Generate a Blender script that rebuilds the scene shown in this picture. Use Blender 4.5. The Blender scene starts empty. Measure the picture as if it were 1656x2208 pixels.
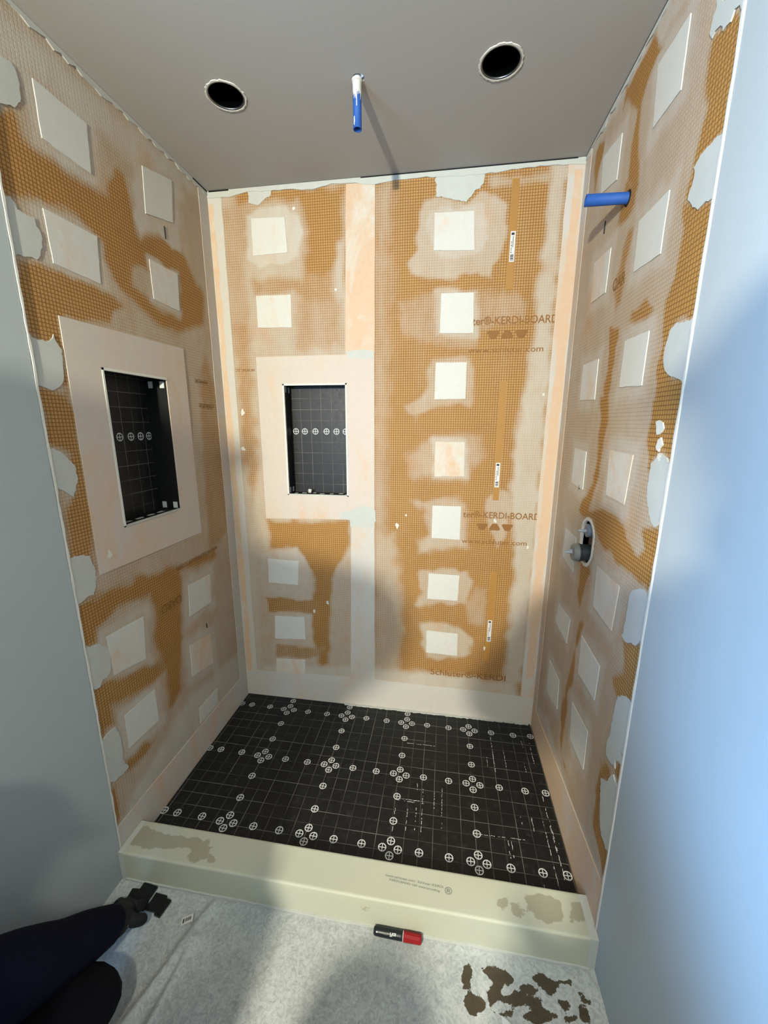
import bpy, bmesh, math, random
import numpy as np
from mathutils import Vector, Matrix, Euler
from mathutils.geometry import tessellate_polygon
random.seed(7)
scene = bpy.context.scene
COL = scene.collection
# ---------------------------------------------------------------- camera
yaw, pitch, roll = -.15206, -.21947, .002687
cy_, sy_, cp_, sp_ = math.cos(yaw), math.sin(yaw), math.cos(pitch), math.sin(pitch)
f_ = Vector((sy_*cp_, cy_*cp_, sp_)); r_ = Vector((cy_, -sy_, 0)); u_ = r_.cross(f_)
r2 = math.cos(roll)*r_ + math.sin(roll)*u_; u2 = -math.sin(roll)*r_ + math.cos(roll)*u_
cam = bpy.data.objects.new('camera', bpy.data.cameras.new('camera')); COL.objects.link(cam)
cam.matrix_world = Matrix(((r2.x, u2.x, -f_.x, 1.02835), (r2.y, u2.y, -f_.y, -1.77083), (r2.z, u2.z, -f_.z, 1.49748), (0, 0, 0, 1)))
cam.data.sensor_fit = 'HORIZONTAL'; cam.data.sensor_width = 36; cam.data.lens = 36*848.884/1656
cam.data.clip_start = .02
scene.camera = cam
# ---------------------------------------------------------------- world, lights, exposure
w = bpy.data.worlds.new('world'); scene.world = w; w.use_nodes = True
w.node_tree.nodes['Background'].inputs[0].default_value = (.55, .72, 1, 1)
w.node_tree.nodes['Background'].inputs[1].default_value = 1.0
def light(name, kind, loc, power, color, size=.1, target=None, sy=None, spread=None):
    d = bpy.data.lights.new(name, kind); d.energy = power; d.color = color
    if kind == 'AREA':
        d.size = size
        if sy: d.shape = 'RECTANGLE'; d.size_y = sy
        if spread: d.spread = spread
    else: d.shadow_soft_size = size
    o = bpy.data.objects.new(name, d); COL.objects.link(o); o.location = loc
    if target is not None:
        o.rotation_euler = (Vector(target)-Vector(loc)).to_track_quat('-Z', 'Y').to_euler()
    return o
light('sconce_lamp', 'POINT', (.405, -3.18, 1.90), 550, (1, .95, .78), .04)
light('ceiling_lamp', 'AREA', (1.08, -2.57, 2.43), 14, (1, 1, .88), .12, target=(.95, -1.25, 0), spread=math.radians(95))
light('window_daylight', 'AREA', (-.55, -3.36, 1.35), 125, (.36, .60, 1), .95, target=(.6, 0, .9), sy=1.1)
light('side_window_daylight', 'AREA', (-2.08, -2.60, 1.35), 150, (.26, .54, 1), .95, target=(1.5, -1.3, .55), sy=1.05, spread=math.radians(110))
light('room_fill', 'AREA', (-.4, -2.3, 2.40), 8, (.9, .97, .95), .7, target=(-.4, -2.3, 0))  # added soft fill, no fixture belongs to it
vs = scene.view_settings
vs.view_transform = 'Standard'; vs.look = 'None'; vs.gamma = 1; vs.use_curve_mapping = False
vs.exposure = 0.0
# ---------------------------------------------------------------- constants
W, H, HC, ZP = 1.5, 2.4493, .1105, .0469
YL, YR, YF, YB = -.8766, -.8656, -.8887, -.7767     # wall board fronts, curb front, curb back
DATA = {"ops":{"B":[[0.66,0.004,[[-0.1,-0.1],[0.66,-0.1],[0.66,2.6],[-0.1,2.6]]],[0.1,0.03,[[0.114,2.454],[0.598,2.426],[0.589,2.263],[0.591,2.056],[0.498,1.989],[0.417,2.028],[0.413,2.171],[0.438,2.272],[0.393,2.392],[0.191,2.39],[0.132,2.377]]],[0.45,0.03,[[0.066,2.382],[0.19,2.373],[0.149,2.113],[0.158,1.81],[0.058,1.813]]],[0.93,0.008,[[0.168,2.349],[0.231,2.374],[0.333,2.38],[0.391,2.334],[0.404,2.274],[0.384,2.19],[0.32,2.158],[0.216,2.154],[0.155,2.184]]],[0.3,0.02,[[0.18,2.102],[0.297,2.109],[0.379,2.102],[0.502,2.113],[0.583,2.162],[0.58,2.004],[0.476,1.935],[0.356,2.049],[0.187,2.047]]],[0.72,0.02,[[0.555,2.231],[0.594,2.229],[0.59,1.912],[0.542,1.951],[0.534,2.094]]],[0.3,0.02,[[0.079,1.929],[0.134,1.927],[0.153,1.731],[0.144,1.527],[0.157,1.312],[0.108,1.13],[0.086,1.31],[0.077,1.631]]],[0.4,0.03,[[0.375,2.012],[0.58,2.004],[0.58,1.82],[0.366,1.821]]],[0.05,0.02,[[0.185,1.028],[0.583,1.044],[0.585,0.917],[0.507,0.745],[0.499,0.621],[0.471,0.491],[0.475,0.265],[0.419,0.246],[0.377,0.483],[0.411,0.739],[0.322,0.904],[0.176,0.884]]],[0.75,0.012,[[0.126,0.869],[0.322,0.892],[0.389,0.787],[0.36,0.661],[0.109,0.63]]],[0.15,0.006,[[0.146,0.62],[0.431,0.616],[0.429,0.539],[0.33,0.544],[0.154,0.548]]],[0.75,0.01,[[0.167,0.549],[0.38,0.548],[0.378,0.377],[0.167,0.343]]],[0.25,0.01,[[0.186,0.359],[0.448,0.37],[0.42,0.3],[0.19,0.296]]],[0.6,0.02,[[0.513,0.794],[0.585,0.87],[0.574,0.262],[0.49,0.28],[0.49,0.569]]],[0.42,0.04,[[0.711,2.418],[0.785,2.412],[0.769,1.721],[0.762,0.995],[0.824,0.235],[0.691,0.221]]],[0.62,0.01,[[0.916,2.342],[0.952,2.357],[1.076,2.339],[1.136,2.358],[1.186,2.345],[1.228,2.315],[1.226,2.202],[1.208,2.156],[1.191,2.11],[1.186,2.067],[1.151,2.073],[1.129,2.094],[1.099,2.081],[1.036,2.074],[0.939,2.074],[0.873,2.097],[0.856,2.132],[0.882,2.184],[0.891,2.278]]],[0.82,0.01,[[0.921,2.323],[1.138,2.322],[1.164,2.205],[1.137,2.155],[1.043,2.146],[0.947,2.161]]],[0.36,0.02,[[0.819,1.989],[0.913,2.02],[0.994,2.032],[1.101,2.025],[1.207,2.018],[1.296,1.999],[1.329,1.969],[1.318,1.91],[1.163,1.864],[1.139,1.814],[0.979,1.818],[0.832,1.874],[0.814,1.927]]],[0.7,0.012,[[0.964,2.031],[1.136,2.023],[1.147,1.847],[0.97,1.852]]],[0.5,0.015,[[0.947,1.772],[1.125,1.768],[1.138,1.618],[1.123,1.579],[0.987,1.58],[0.895,1.518],[0.854,1.535],[0.853,1.569],[0.923,1.608],[0.95,1.647]]],[0.45,0.03,[[0.956,1.443],[1.118,1.456],[1.17,1.444],[1.202,1.364],[1.154,1.305],[1.127,1.257],[0.973,1.253],[0.87,1.269],[0.856,1.359],[0.927,1.408]]],[0.8,0.015,[[0.974,1.434],[1.124,1.436],[1.133,1.263],[0.979,1.259]]],[0.6,0.02,[[0.89,1.152],[1.084,1.177],[1.132,1.147],[1.148,0.946],[1.063,0.929],[0.927,0.908],[0.919,0.967],[0.968,0.996],[0.953,1.116]]],[0.6,0.012,[[0.929,0.821],[1.147,0.834],[1.181,0.783],[1.16,0.7],[1.155,0.672],[0.978,0.645],[0.9,0.625],[0.931,0.711]]],[0.65,0.012,[[0.935,0.542],[1.045,0.565],[1.162,0.518],[1.19,0.478],[1.187,0.405],[1.117,0.369],[0.972,0.354]]],[0.78,0.02,[[1.379,2.441],[1.437,2.436],[1.434,1.746],[1.447,0.806],[1.437,0.277],[1.35,0.268],[1.362,0.801],[1.312,1.231],[1.333,1.527],[1.35,1.712],[1.363,1.888],[1.369,2.12],[1.377,2.322]]],[0.5,0.015,[[1.166,2.406],[1.382,2.412],[1.386,2.374],[1.167,2.376]]],[0.55,0.01,[[1.247,1.2],[1.291,1.219],[1.315,1.202],[1.336,1.154],[1.325,1.068],[1.301,0.986],[1.28,0.946],[1.254,0.99],[1.224,1.095],[1.226,1.163]]],[0.55,0.03,[[0.722,0.993],[0.806,0.997],[0.854,0.647],[0.836,0.237],[0.721,0.224]]],[0.4,0.02,[[1.195,0.743],[1.244,0.747],[1.251,0.624],[1.235,0.567],[1.173,0.562],[1.156,0.658]]],[0.88,0.025,[[0.0,0.224],[0.74,0.28],[1.404,0.274],[1.435,0.147],[-0.009,0.115]]],[0.8,0.02,[[-0.034,1.308],[0.062,1.31],[0.111,0.844],[0.093,0.211],[-0.002,0.201],[-0.027,0.837]]]],"L":[[0.92,0.03,[[-0.855,2.413],[-0.003,2.444],[-0.019,2.343],[-0.339,2.307],[-0.597,2.332],[-0.755,2.331],[-0.879,2.292]]],[0.08,0.02,[[-0.903,2.164],[-0.816,2.208],[-0.805,2.155],[-0.764,2.164],[-0.706,2.151],[-0.65,2.159],[-0.556,2.165],[-0.507,2.251],[-0.479,2.254],[-0.453,2.19],[-0.438,2.103],[-0.319,2.151],[-0.191,2.14],[-0.089,2.02],[-0.107,1.907],[-0.298,1.831],[-0.418,1.852],[-0.514,1.899],[-0.582,1.931],[-0.59,2.029],[-0.698,2.053],[-0.777,2.037],[-0.812,2.031],[-0.934,2.007]]],[0.88,0.01,[[-0.419,2.324],[-0.383,2.357],[-0.219,2.375],[-0.227,2.251],[-0.224,2.143],[-0.272,2.14],[-0.341,2.164],[-0.402,2.132],[-0.435,2.088],[-0.45,2.152]]],[0.6,0.02,[[-0.163,2.388],[-0.063,2.374],[-0.064,2.169],[-0.133,2.042],[-0.198,2.185]]],[0.12,0.012,[[-0.868,1.882],[-0.767,1.893],[-0.631,1.89],[-0.559,1.859],[-0.607,1.794],[-0.762,1.782],[-0.78,1.766],[-0.791,1.588],[-0.778,1.508],[-0.852,1.44],[-0.796,1.599],[-0.815,1.702],[-0.873,1.713]]],[0.12,0.015,[[-0.869,1.581],[-0.8,1.575],[-0.786,1.501],[-0.781,1.371],[-0.778,1.219],[-0.798,1.066],[-0.815,1.101],[-0.868,1.134],[-0.858,1.264],[-0.814,1.309],[-0.816,1.413],[-0.877,1.442],[-0.87,1.512]]],[0.6,0.02,[[-0.496,1.999],[-0.411,2.015],[-0.25,2.039],[-0.241,1.927],[-0.261,1.889],[-0.41,1.899],[-0.499,1.931]]],[0.05,0.02,[[-0.882,0.98],[-0.82,0.99],[-0.613,0.976],[-0.43,0.945],[-0.186,0.937],[-0.17,0.891],[-0.425,0.92],[-0.469,0.66],[-0.485,0.569],[-0.491,0.452],[-0.564,0.404],[-0.577,0.421],[-0.569,0.563],[-0.599,0.735],[-0.586,0.851],[-0.599,0.901],[-0.743,0.926],[-0.802,0.898],[-0.824,0.891],[-0.832,0.844],[-0.882,0.856],[-0.88,0.918]]],[0.12,0.02,[[-0.879,0.723],[-0.821,0.706],[-0.755,0.669],[-0.667,0.664],[-0.602,0.633],[-0.589,0.582],[-0.631,0.553],[-0.77,0.585],[-0.818,0.607],[-0.808,0.535],[-0.845,0.546],[-0.882,0.517],[-0.884,0.64],[-0.887,0.705]]],[0.12,0.015,[[-0.804,0.395],[-0.719,0.371],[-0.659,0.347],[-0.767,0.324],[-0.814,0.337]]],[0.3,0.02,[[-0.123,1.812],[-0.024,1.526],[-0.042,1.019],[-0.234,0.918],[-0.202,1.328],[-0.181,1.619]]],[0.92,0.03,[[-0.487,0.376],[-0.033,0.334],[0.001,0.057],[-0.58,0.17],[-0.71,0.174],[-0.884,0.157],[-0.786,0.256],[-0.692,0.279]]],[0.12,0.008,[[-0.889,0.35],[-0.847,0.34],[-0.851,0.213],[-0.878,0.188]]]],"R":[[0.85,0.015,[[-0.55,2.451],[-0.644,2.373],[-0.418,2.411],[-0.165,2.405],[-0.001,2.438],[-0.004,2.5]]],[0.05,0.01,[[-0.485,2.422],[-0.554,2.36],[-0.516,2.358],[-0.474,2.338],[-0.448,2.316],[-0.455,2.272],[-0.48,2.19],[-0.494,2.141],[-0.505,2.083],[-0.42,2.151],[-0.424,2.235],[-0.436,2.31],[-0.346,2.388],[-0.324,2.382],[-0.334,2.428],[-0.409,2.422]]],[0.04,0.012,[[-0.833,2.203],[-0.863,2.177],[-0.861,2.124],[-0.866,2.052],[-0.869,1.996],[-0.842,2.012],[-0.788,2.005],[-0.776,1.95],[-0.761,1.957],[-0.761,2.03],[-0.783,2.087],[-0.767,2.117],[-0.763,2.198],[-0.768,2.216],[-0.799,2.203]]],[0.08,0.008,[[-0.136,2.419],[-0.185,2.38],[-0.163,2.335],[-0.143,2.261],[-0.129,2.267],[-0.102,2.404]]],[0.08,0.012,[[-0.421,2.147],[-0.498,2.108],[-0.496,2.065],[-0.454,2.042],[-0.391,2.069],[-0.4,2.1]]],[0.04,0.01,[[-0.751,1.942],[-0.802,1.911],[-0.867,1.901],[-0.862,1.847],[-0.862,1.778],[-0.866,1.704],[-0.82,1.705],[-0.772,1.711],[-0.772,1.672],[-0.76,1.636],[-0.786,1.607],[-0.87,1.581],[-0.87,1.531],[-0.741,1.536],[-0.739,1.648],[-0.74,1.763],[-0.766,1.805],[-0.765,1.875]]],[0.22,0.01,[[-0.469,2.018],[-0.506,2.006],[-0.478,1.906],[-0.483,1.834],[-0.444,1.808],[-0.407,1.893],[-0.446,1.952]]],[0.12,0.01,[[-0.563,1.792],[-0.642,1.8],[-0.673,1.764],[-0.649,1.755],[-0.548,1.762]]],[0.08,0.008,[[-0.423,1.779],[-0.479,1.756],[-0.492,1.687],[-0.476,1.613],[-0.476,1.546],[-0.433,1.548],[-0.433,1.617],[-0.439,1.695]]],[0.05,0.01,[[-0.424,1.575],[-0.468,1.573],[-0.488,1.492],[-0.48,1.368],[-0.451,1.276],[-0.43,1.226],[-0.509,1.243],[-0.63,1.246],[-0.762,1.193],[-0.777,1.191],[-0.799,1.212],[-0.787,1.252],[-0.808,1.268],[-0.838,1.273],[-0.878,1.292],[-0.875,1.245],[-0.875,1.149],[-0.872,1.118],[-0.824,1.128],[-0.768,1.126],[-0.665,1.137],[-0.527,1.152],[-0.476,1.2],[-0.4,1.196],[-0.339,1.207],[-0.437,1.319],[-0.43,1.449]]],[0.04,0.008,[[-0.735,1.557],[-0.865,1.549],[-0.865,1.48],[-0.86,1.429],[-0.82,1.435],[-0.781,1.422],[-0.769,1.399],[-0.744,1.462],[-0.738,1.525]]],[0.08,0.008,[[-0.411,1.038],[-0.487,1.051],[-0.507,1.031],[-0.47,0.987],[-0.446,0.891],[-0.419,0.93]]],[0.12,0.006,[[-0.458,0.845],[-0.485,0.854],[-0.455,0.715],[-0.455,0.617],[-0.43,0.539],[-0.441,0.296],[-0.485,0.28],[-0.418,0.306],[-0.382,0.406],[-0.407,0.553],[-0.433,0.632]]],[0.15,0.01,[[-0.769,0.955],[-0.875,1.01],[-0.876,0.916],[-0.868,0.846],[-0.817,0.827],[-0.774,0.795],[-0.746,0.823],[-0.795,0.897]]],[0.08,0.008,[[-0.746,0.563],[-0.815,0.603],[-0.779,0.527],[-0.766,0.431],[-0.785,0.375],[-0.838,0.375],[-0.877,0.407],[-0.881,0.334],[-0.856,0.287],[-0.803,0.319],[-0.76,0.344],[-0.745,0.46]]],[0.1,0.005,[[-0.814,0.606],[-0.871,0.707],[-0.87,0.684],[-0.864,0.621],[-0.872,0.553],[-0.846,0.593]]],[0.9,0.02,[[-0.088,0.201],[-0.226,0.276],[-0.558,0.224],[-0.675,0.246],[-0.862,0.269],[-0.844,0.19],[-0.708,0.019],[-0.015,0.059]]]]},"patches":{"L":[[[-0.748,2.319],[-0.598,2.318],[-0.607,2.192],[-0.747,2.196]],[[-0.386,2.332],[-0.235,2.368],[-0.252,2.224],[-0.396,2.189]],[[-0.776,2.029],[-0.617,2.03],[-0.627,1.901],[-0.771,1.905]],[[-0.403,2.049],[-0.258,2.05],[-0.265,1.918],[-0.403,1.924]],[[-0.801,0.846],[-0.645,0.837],[-0.659,0.68],[-0.794,0.707]],[[-0.393,0.845],[-0.239,0.838],[-0.25,0.704],[-0.403,0.713]],[[-0.424,0.59],[-0.28,0.567],[-0.282,0.417],[-0.432,0.449]],[[-0.779,0.544],[-0.641,0.543],[-0.64,0.409],[-0.782,0.418]],[[-0.411,0.278],[-0.27,0.276],[-0.274,0.199],[-0.413,0.202]]],"B":[[[0.19,2.337],[0.338,2.331],[0.344,2.201],[0.19,2.196]],[[0.191,2.04],[0.35,2.039],[0.348,1.909],[0.19,1.912]],[[0.169,0.837],[0.328,0.833],[0.319,0.705],[0.164,0.71]],[[0.186,0.525],[0.347,0.532],[0.346,0.405],[0.181,0.396]],[[0.18,0.277],[0.339,0.287],[0.336,0.2],[0.175,0.193]],[[0.956,2.306],[1.106,2.302],[1.114,2.166],[0.956,2.175]],[[0.989,2.017],[1.12,2.015],[1.126,1.863],[0.989,1.867]],[[0.976,1.751],[1.105,1.75],[1.105,1.604],[0.975,1.602]],[[0.985,1.423],[1.111,1.422],[1.116,1.273],[0.985,1.27]],[[0.98,1.136],[1.108,1.137],[1.109,0.98],[0.981,0.983]],[[0.972,0.808],[1.115,0.807],[1.113,0.679],[0.969,0.679]],[[0.97,0.511],[1.121,0.506],[1.123,0.388],[0.97,0.391]]],"R":[[[-0.536,2.336],[-0.667,2.329],[-0.669,2.196],[-0.553,2.199]],[[-0.194,2.339],[-0.343,2.315],[-0.341,2.201],[-0.211,2.227]],[[-0.54,2.007],[-0.683,2.005],[-0.679,1.879],[-0.546,1.886]],[[-0.219,2.024],[-0.358,2.016],[-0.354,1.895],[-0.227,1.898]],[[-0.546,1.719],[-0.677,1.717],[-0.677,1.591],[-0.547,1.599]],[[-0.217,1.702],[-0.36,1.701],[-0.363,1.576],[-0.22,1.583]],[[-0.537,1.426],[-0.684,1.423],[-0.672,1.293],[-0.55,1.298]],[[-0.223,1.414],[-0.345,1.409],[-0.351,1.28],[-0.225,1.288]],[[-0.217,1.11],[-0.343,1.107],[-0.348,0.979],[-0.211,0.996]],[[-0.551,1.077],[-0.709,1.079],[-0.698,0.943],[-0.558,0.95]],[[-0.23,0.802],[-0.373,0.807],[-0.363,0.706],[-0.208,0.714]],[[-0.498,0.814],[-0.658,0.807],[-0.653,0.688],[-0.506,0.681]],[[-0.184,0.524],[-0.329,0.527],[-0.341,0.406],[-0.188,0.377]],[[-0.486,0.552],[-0.637,0.565],[-0.642,0.427],[-0.507,0.42]]]},"comp":{"L":[[[-0.841,2.302],[-0.8,2.315],[-0.786,2.298],[-0.786,2.261],[-0.801,2.226],[-0.818,2.218],[-0.861,2.199]],[[-0.877,2.008],[-0.857,2.015],[-0.845,1.996],[-0.826,1.99],[-0.807,1.995],[-0.804,1.976],[-0.796,1.969],[-0.793,1.953],[-0.802,1.924],[-0.818,1.894],[-0.829,1.897],[-0.863,1.891],[-0.876,1.88],[-0.882,1.904],[-0.883,1.948]],[[-0.876,1.728],[-0.865,1.705],[-0.85,1.703],[-0.83,1.703],[-0.817,1.707],[-0.809,1.724],[-0.8,1.707],[-0.79,1.689],[-0.79,1.661],[-0.796,1.62],[-0.807,1.599],[-0.835,1.584],[-0.851,1.589],[-0.875,1.592],[-0.878,1.659]],[[-0.884,1.429],[-0.864,1.432],[-0.844,1.422],[-0.833,1.409],[-0.821,1.395],[-0.81,1.381],[-0.805,1.354],[-0.815,1.324],[-0.828,1.295],[-0.843,1.306],[-0.863,1.323],[-0.877,1.329],[-0.882,1.38]],[[-0.878,1.13],[-0.854,1.13],[-0.811,1.117],[-0.806,1.092],[-0.8,1.063],[-0.807,1.016],[-0.819,0.999],[-0.852,0.996],[-0.865,0.989],[-0.878,0.991],[-0.881,1.056]],[[-0.883,0.854],[-0.856,0.847],[-0.828,0.839],[-0.807,0.815],[-0.796,0.784],[-0.803,0.733],[-0.819,0.719],[-0.834,0.72],[-0.847,0.705],[-0.862,0.706],[-0.879,0.721],[-0.885,0.742],[-0.886,0.799]],[[-0.876,0.526],[-0.854,0.538],[-0.822,0.535],[-0.81,0.506],[-0.81,0.432],[-0.813,0.393],[-0.796,0.359],[-0.815,0.353],[-0.854,0.359],[-0.876,0.374],[-0.88,0.419]]],"B":[[[0.185,2.444],[0.286,2.443],[0.284,2.414],[0.258,2.405],[0.241,2.393],[0.225,2.384],[0.184,2.395]],[[0.96,2.438],[1.0,2.45],[1.051,2.446],[1.131,2.435],[1.142,2.419],[1.136,2.393],[1.125,2.376],[1.105,2.373],[1.091,2.352],[1.076,2.335],[1.009,2.353],[0.957,2.362],[0.958,2.402],[0.953,2.416]],[[0.588,1.805],[0.678,1.81],[0.714,1.802],[0.709,1.771],[0.595,1.78]],[[0.541,1.087],[0.57,1.094],[0.604,1.101],[0.638,1.122],[0.683,1.124],[0.717,1.105],[0.717,1.054],[0.708,1.025],[0.594,1.02],[0.592,1.055],[0.546,1.059]]],"R":[[[-0.765,2.271],[-0.767,2.257],[-0.758,2.238],[-0.757,2.225],[-0.767,2.213],[-0.774,2.213],[-0.793,2.211],[-0.803,2.192],[-0.812,2.196],[-0.821,2.193],[-0.83,2.202],[-0.844,2.196],[-0.861,2.181],[-0.866,2.187]],[[-0.839,2.01],[-0.857,2.005],[-0.869,1.992],[-0.868,1.948],[-0.865,1.907],[-0.854,1.905],[-0.825,1.909],[-0.809,1.905],[-0.785,1.931],[-0.766,1.946],[-0.775,1.965],[-0.781,1.981],[-0.772,2.0],[-0.802,2.011]],[[-0.789,1.705],[-0.867,1.7],[-0.872,1.661],[-0.872,1.62],[-0.866,1.579],[-0.828,1.591],[-0.792,1.603],[-0.773,1.623],[-0.766,1.635],[-0.767,1.661],[-0.772,1.683],[-0.775,1.699]],[[-0.778,1.412],[-0.804,1.427],[-0.825,1.434],[-0.843,1.43],[-0.856,1.414],[-0.868,1.401],[-0.874,1.369],[-0.877,1.334],[-0.869,1.305],[-0.838,1.273],[-0.829,1.274],[-0.805,1.3],[-0.789,1.323],[-0.778,1.354],[-0.781,1.381]],[[-0.776,1.093],[-0.808,1.116],[-0.834,1.124],[-0.854,1.116],[-0.867,1.105],[-0.87,1.063],[-0.874,1.014],[-0.845,0.993],[-0.834,0.98],[-0.784,0.962],[-0.764,0.965],[-0.77,0.993],[-0.771,1.031],[-0.772,1.067]],[[-0.793,0.807],[-0.823,0.834],[-0.861,0.841],[-0.872,0.833],[-0.87,0.787],[-0.875,0.732],[-0.858,0.695],[-0.844,0.686],[-0.859,0.678],[-0.86,0.661],[-0.822,0.642],[-0.828,0.621],[-0.802,0.613],[-0.774,0.609],[-0.768,0.642],[-0.781,0.682],[-0.778,0.721],[-0.783,0.766]],[[-0.764,0.525],[-0.795,0.543],[-0.826,0.598],[-0.858,0.583],[-0.879,0.532],[-0.877,0.494],[-0.884,0.43],[-0.874,0.388],[-0.847,0.378],[-0.815,0.382],[-0.794,0.413],[-0.778,0.47]]]},"fs":[[[1.131,-0.933],[1.152,-0.93],[1.156,-0.945],[1.147,-0.98],[1.132,-0.982],[1.125,-0.961]],[[1.149,-0.987],[1.158,-0.993],[1.182,-1.0],[1.183,-1.013],[1.165,-1.028],[1.146,-1.032],[1.13,-1.021],[1.133,-1.0]],[[1.175,-0.93],[1.209,-0.925],[1.249,-0.929],[1.272,-0.942],[1.269,-0.961],[1.24,-0.958],[1.232,-0.978],[1.256,-0.981],[1.249,-0.993],[1.22,-0.995],[1.199,-1.014],[1.251,-1.009],[1.255,-1.014],[1.227,-1.018],[1.195,-1.008],[1.188,-0.981],[1.205,-0.96],[1.182,-0.945]],[[1.313,-0.93],[1.349,-0.925],[1.362,-0.932],[1.386,-0.932],[1.376,-0.952],[1.361,-0.965],[1.346,-0.956],[1.321,-0.942]],[[1.388,-0.924],[1.422,-0.923],[1.418,-0.931],[1.385,-0.936]],[[1.284,-0.955],[1.305,-0.95],[1.333,-0.953],[1.327,-0.959],[1.293,-0.961]],[[1.255,-0.971],[1.283,-0.963],[1.305,-0.97],[1.333,-0.976],[1.329,-0.99],[1.364,-0.998],[1.357,-1.009],[1.31,-1.018],[1.284,-1.011],[1.309,-1.0],[1.297,-0.989],[1.258,-0.995]],[[1.376,-0.962],[1.406,-0.965],[1.406,-0.978],[1.39,-0.986],[1.375,-0.975]],[[1.439,-0.946],[1.466,-0.955],[1.461,-0.963],[1.444,-0.961]],[[1.432,-0.968],[1.444,-0.976],[1.446,-0.996],[1.433,-0.994]],[[1.387,-0.998],[1.415,-0.995],[1.408,-1.003],[1.385,-1.005]],[[1.386,-0.943],[1.414,-0.953],[1.408,-0.958],[1.385,-0.954]],[[1.23,-0.956],[1.255,-0.958],[1.248,-0.966],[1.229,-0.964]]],"cs":[[[0.009,-0.791],[0.045,-0.785],[0.069,-0.802],[0.064,-0.855],[0.023,-0.857],[0.014,-0.82]],[[0.066,-0.797],[0.121,-0.813],[0.282,-0.802],[0.293,-0.828],[0.3,-0.863],[0.257,-0.873],[0.231,-0.842],[0.108,-0.857],[0.074,-0.867],[0.064,-0.822]],[[0.299,-0.854],[0.334,-0.853],[0.339,-0.869],[0.311,-0.872]],[[1.317,-0.814],[1.367,-0.801],[1.413,-0.808],[1.413,-0.827],[1.401,-0.856],[1.362,-0.87],[1.317,-0.842]],[[1.265,-0.836],[1.293,-0.827],[1.291,-0.868],[1.266,-0.863]],[[1.231,-0.829],[1.256,-0.828],[1.248,-0.848],[1.229,-0.846]],[[1.444,-0.808],[1.481,-0.807],[1.474,-0.844],[1.429,-0.86]]]}
# ---------------------------------------------------------------- helpers
def link(name, me, mat=None, parent=None, kind=None, label=None, cat=None, group=None, loc=None):
    o = bpy.data.objects.new(name, me); COL.objects.link(o)
    if me is not None and mat is not None:
        for m_ in (mat if isinstance(mat, (list, tuple)) else [mat]): me.materials.append(m_)
    if loc is not None: o.location = loc
    if parent is not None: o.parent = parent
    if kind: o['kind'] = kind
    if label: o['label'] = label
    if cat: o['category'] = cat
    if group: o['group'] = group
    return o
def thing(name, label, cat, loc=(0, 0, 0), group=None):
    return link(name, None, None, None, None, label, cat, group, loc)
ALB = .62           # overall reflectance level of the room's surfaces
def lin(c):
    return tuple(ALB*((v/255)/12.92 if v/255 <= .04045 else ((v/255+.055)/1.055)**2.4) for v in c) + (1,)
def mesh_of(bm, name='m', smooth=False):
    bmesh.ops.recalc_face_normals(bm, faces=bm.faces[:])
    me = bpy.data.meshes.new(name); bm.to_mesh(me); bm.free()
    if smooth:
        for p in me.polygons: p.use_smooth = True
    return me
def bx(bm, x0, x1, y0, y1, z0, z1, bev=0, mi=0):
    r = bmesh.ops.create_cube(bm, size=1)
    for v in r['verts']:
        v.co = Vector(((x0+x1)/2+v.co.x*(x1-x0), (y0+y1)/2+v.co.y*(y1-y0), (z0+z1)/2+v.co.z*(z1-z0)))
    fs = list({f for v in r['verts'] for f in v.link_faces})
    for f in fs: f.material_index = mi
    if bev:
        bmesh.ops.bevel(bm, geom=list({e for f in fs for e in f.edges}), offset=bev, segments=2, affect='EDGES')
def box_obj(name, b, mat, parent=None, bev=0, **k):
    bm = bmesh.new(); bx(bm, *b, bev); return link(name, mesh_of(bm, name), mat, parent, **k)
def lathe(bm, prof, p0, axis, seg=24, mi=0, close=True):
    """prof: (distance along axis, radius)"""
    axis = Vector(axis).normalized(); q = axis.to_track_quat('Z', 'Y'); rings = []
    for d, r in prof:
        rings.append([bm.verts.new(Vector(p0)+q @ Vector((r*math.cos(2*math.pi*i/seg), r*math.sin(2*math.pi*i/seg), d))) for i in range(seg)])
    for a, b in zip(rings, rings[1:]):
        for i in range(seg):
            bm.faces.new((a[i], a[(i+1) % seg], b[(i+1) % seg], b[i])).material_index = mi
    if close:
        for r in (rings[0], rings[-1]):
            bm.faces.new(r).material_index = mi
def lathe_obj(name, prof, p0, axis, mat, parent=None, seg=24, close=True, smooth=True, **k):
    bm = bmesh.new(); lathe(bm, prof, p0, axis, seg, 0, close)
    o = link(name, mesh_of(bm, name, smooth), mat, parent, **k)
    return o
def to3(plane, u, z, off):
    """plane: B (back), L (left), R (right): wall coords -> world, off = distance into the room"""
    if plane == 'B': return (u, -off, z)
    if plane == 'L': return (off, u, z)
    if plane == 'R': return (W-off, u, z)
    return (u, z, off)                       # 'F': floor, u = x, z = y
def sheet(plane, loops, t0, t1, bev=0):
    """flat piece of thickness t1-t0 lying on a wall; loops = [outer, hole, ...]"""
    bm = bmesh.new(); flat = [p for l in loops for p in l]
    tris = tessellate_polygon([[Vector((p[0], p[1], 0)) for p in l] for l in loops])
    top = [bm.verts.new(to3(plane, p[0], p[1], t1)) for p in flat]
    bot = [bm.verts.new(to3(plane, p[0], p[1], t0)) for p in flat]
    for a, b, c in tris:
        try: bm.faces.new((top[a], top[b], top[c])); bm.faces.new((bot[c], bot[b], bot[a]))
        except ValueError: pass
    i = 0
    for l in loops:
        n = len(l)
        for k in range(n):
            a, b = i+k, i+(k+1) % n
            bm.faces.new((top[a], top[b], bot[b], bot[a]))
        i += n
    return mesh_of(bm)
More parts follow.
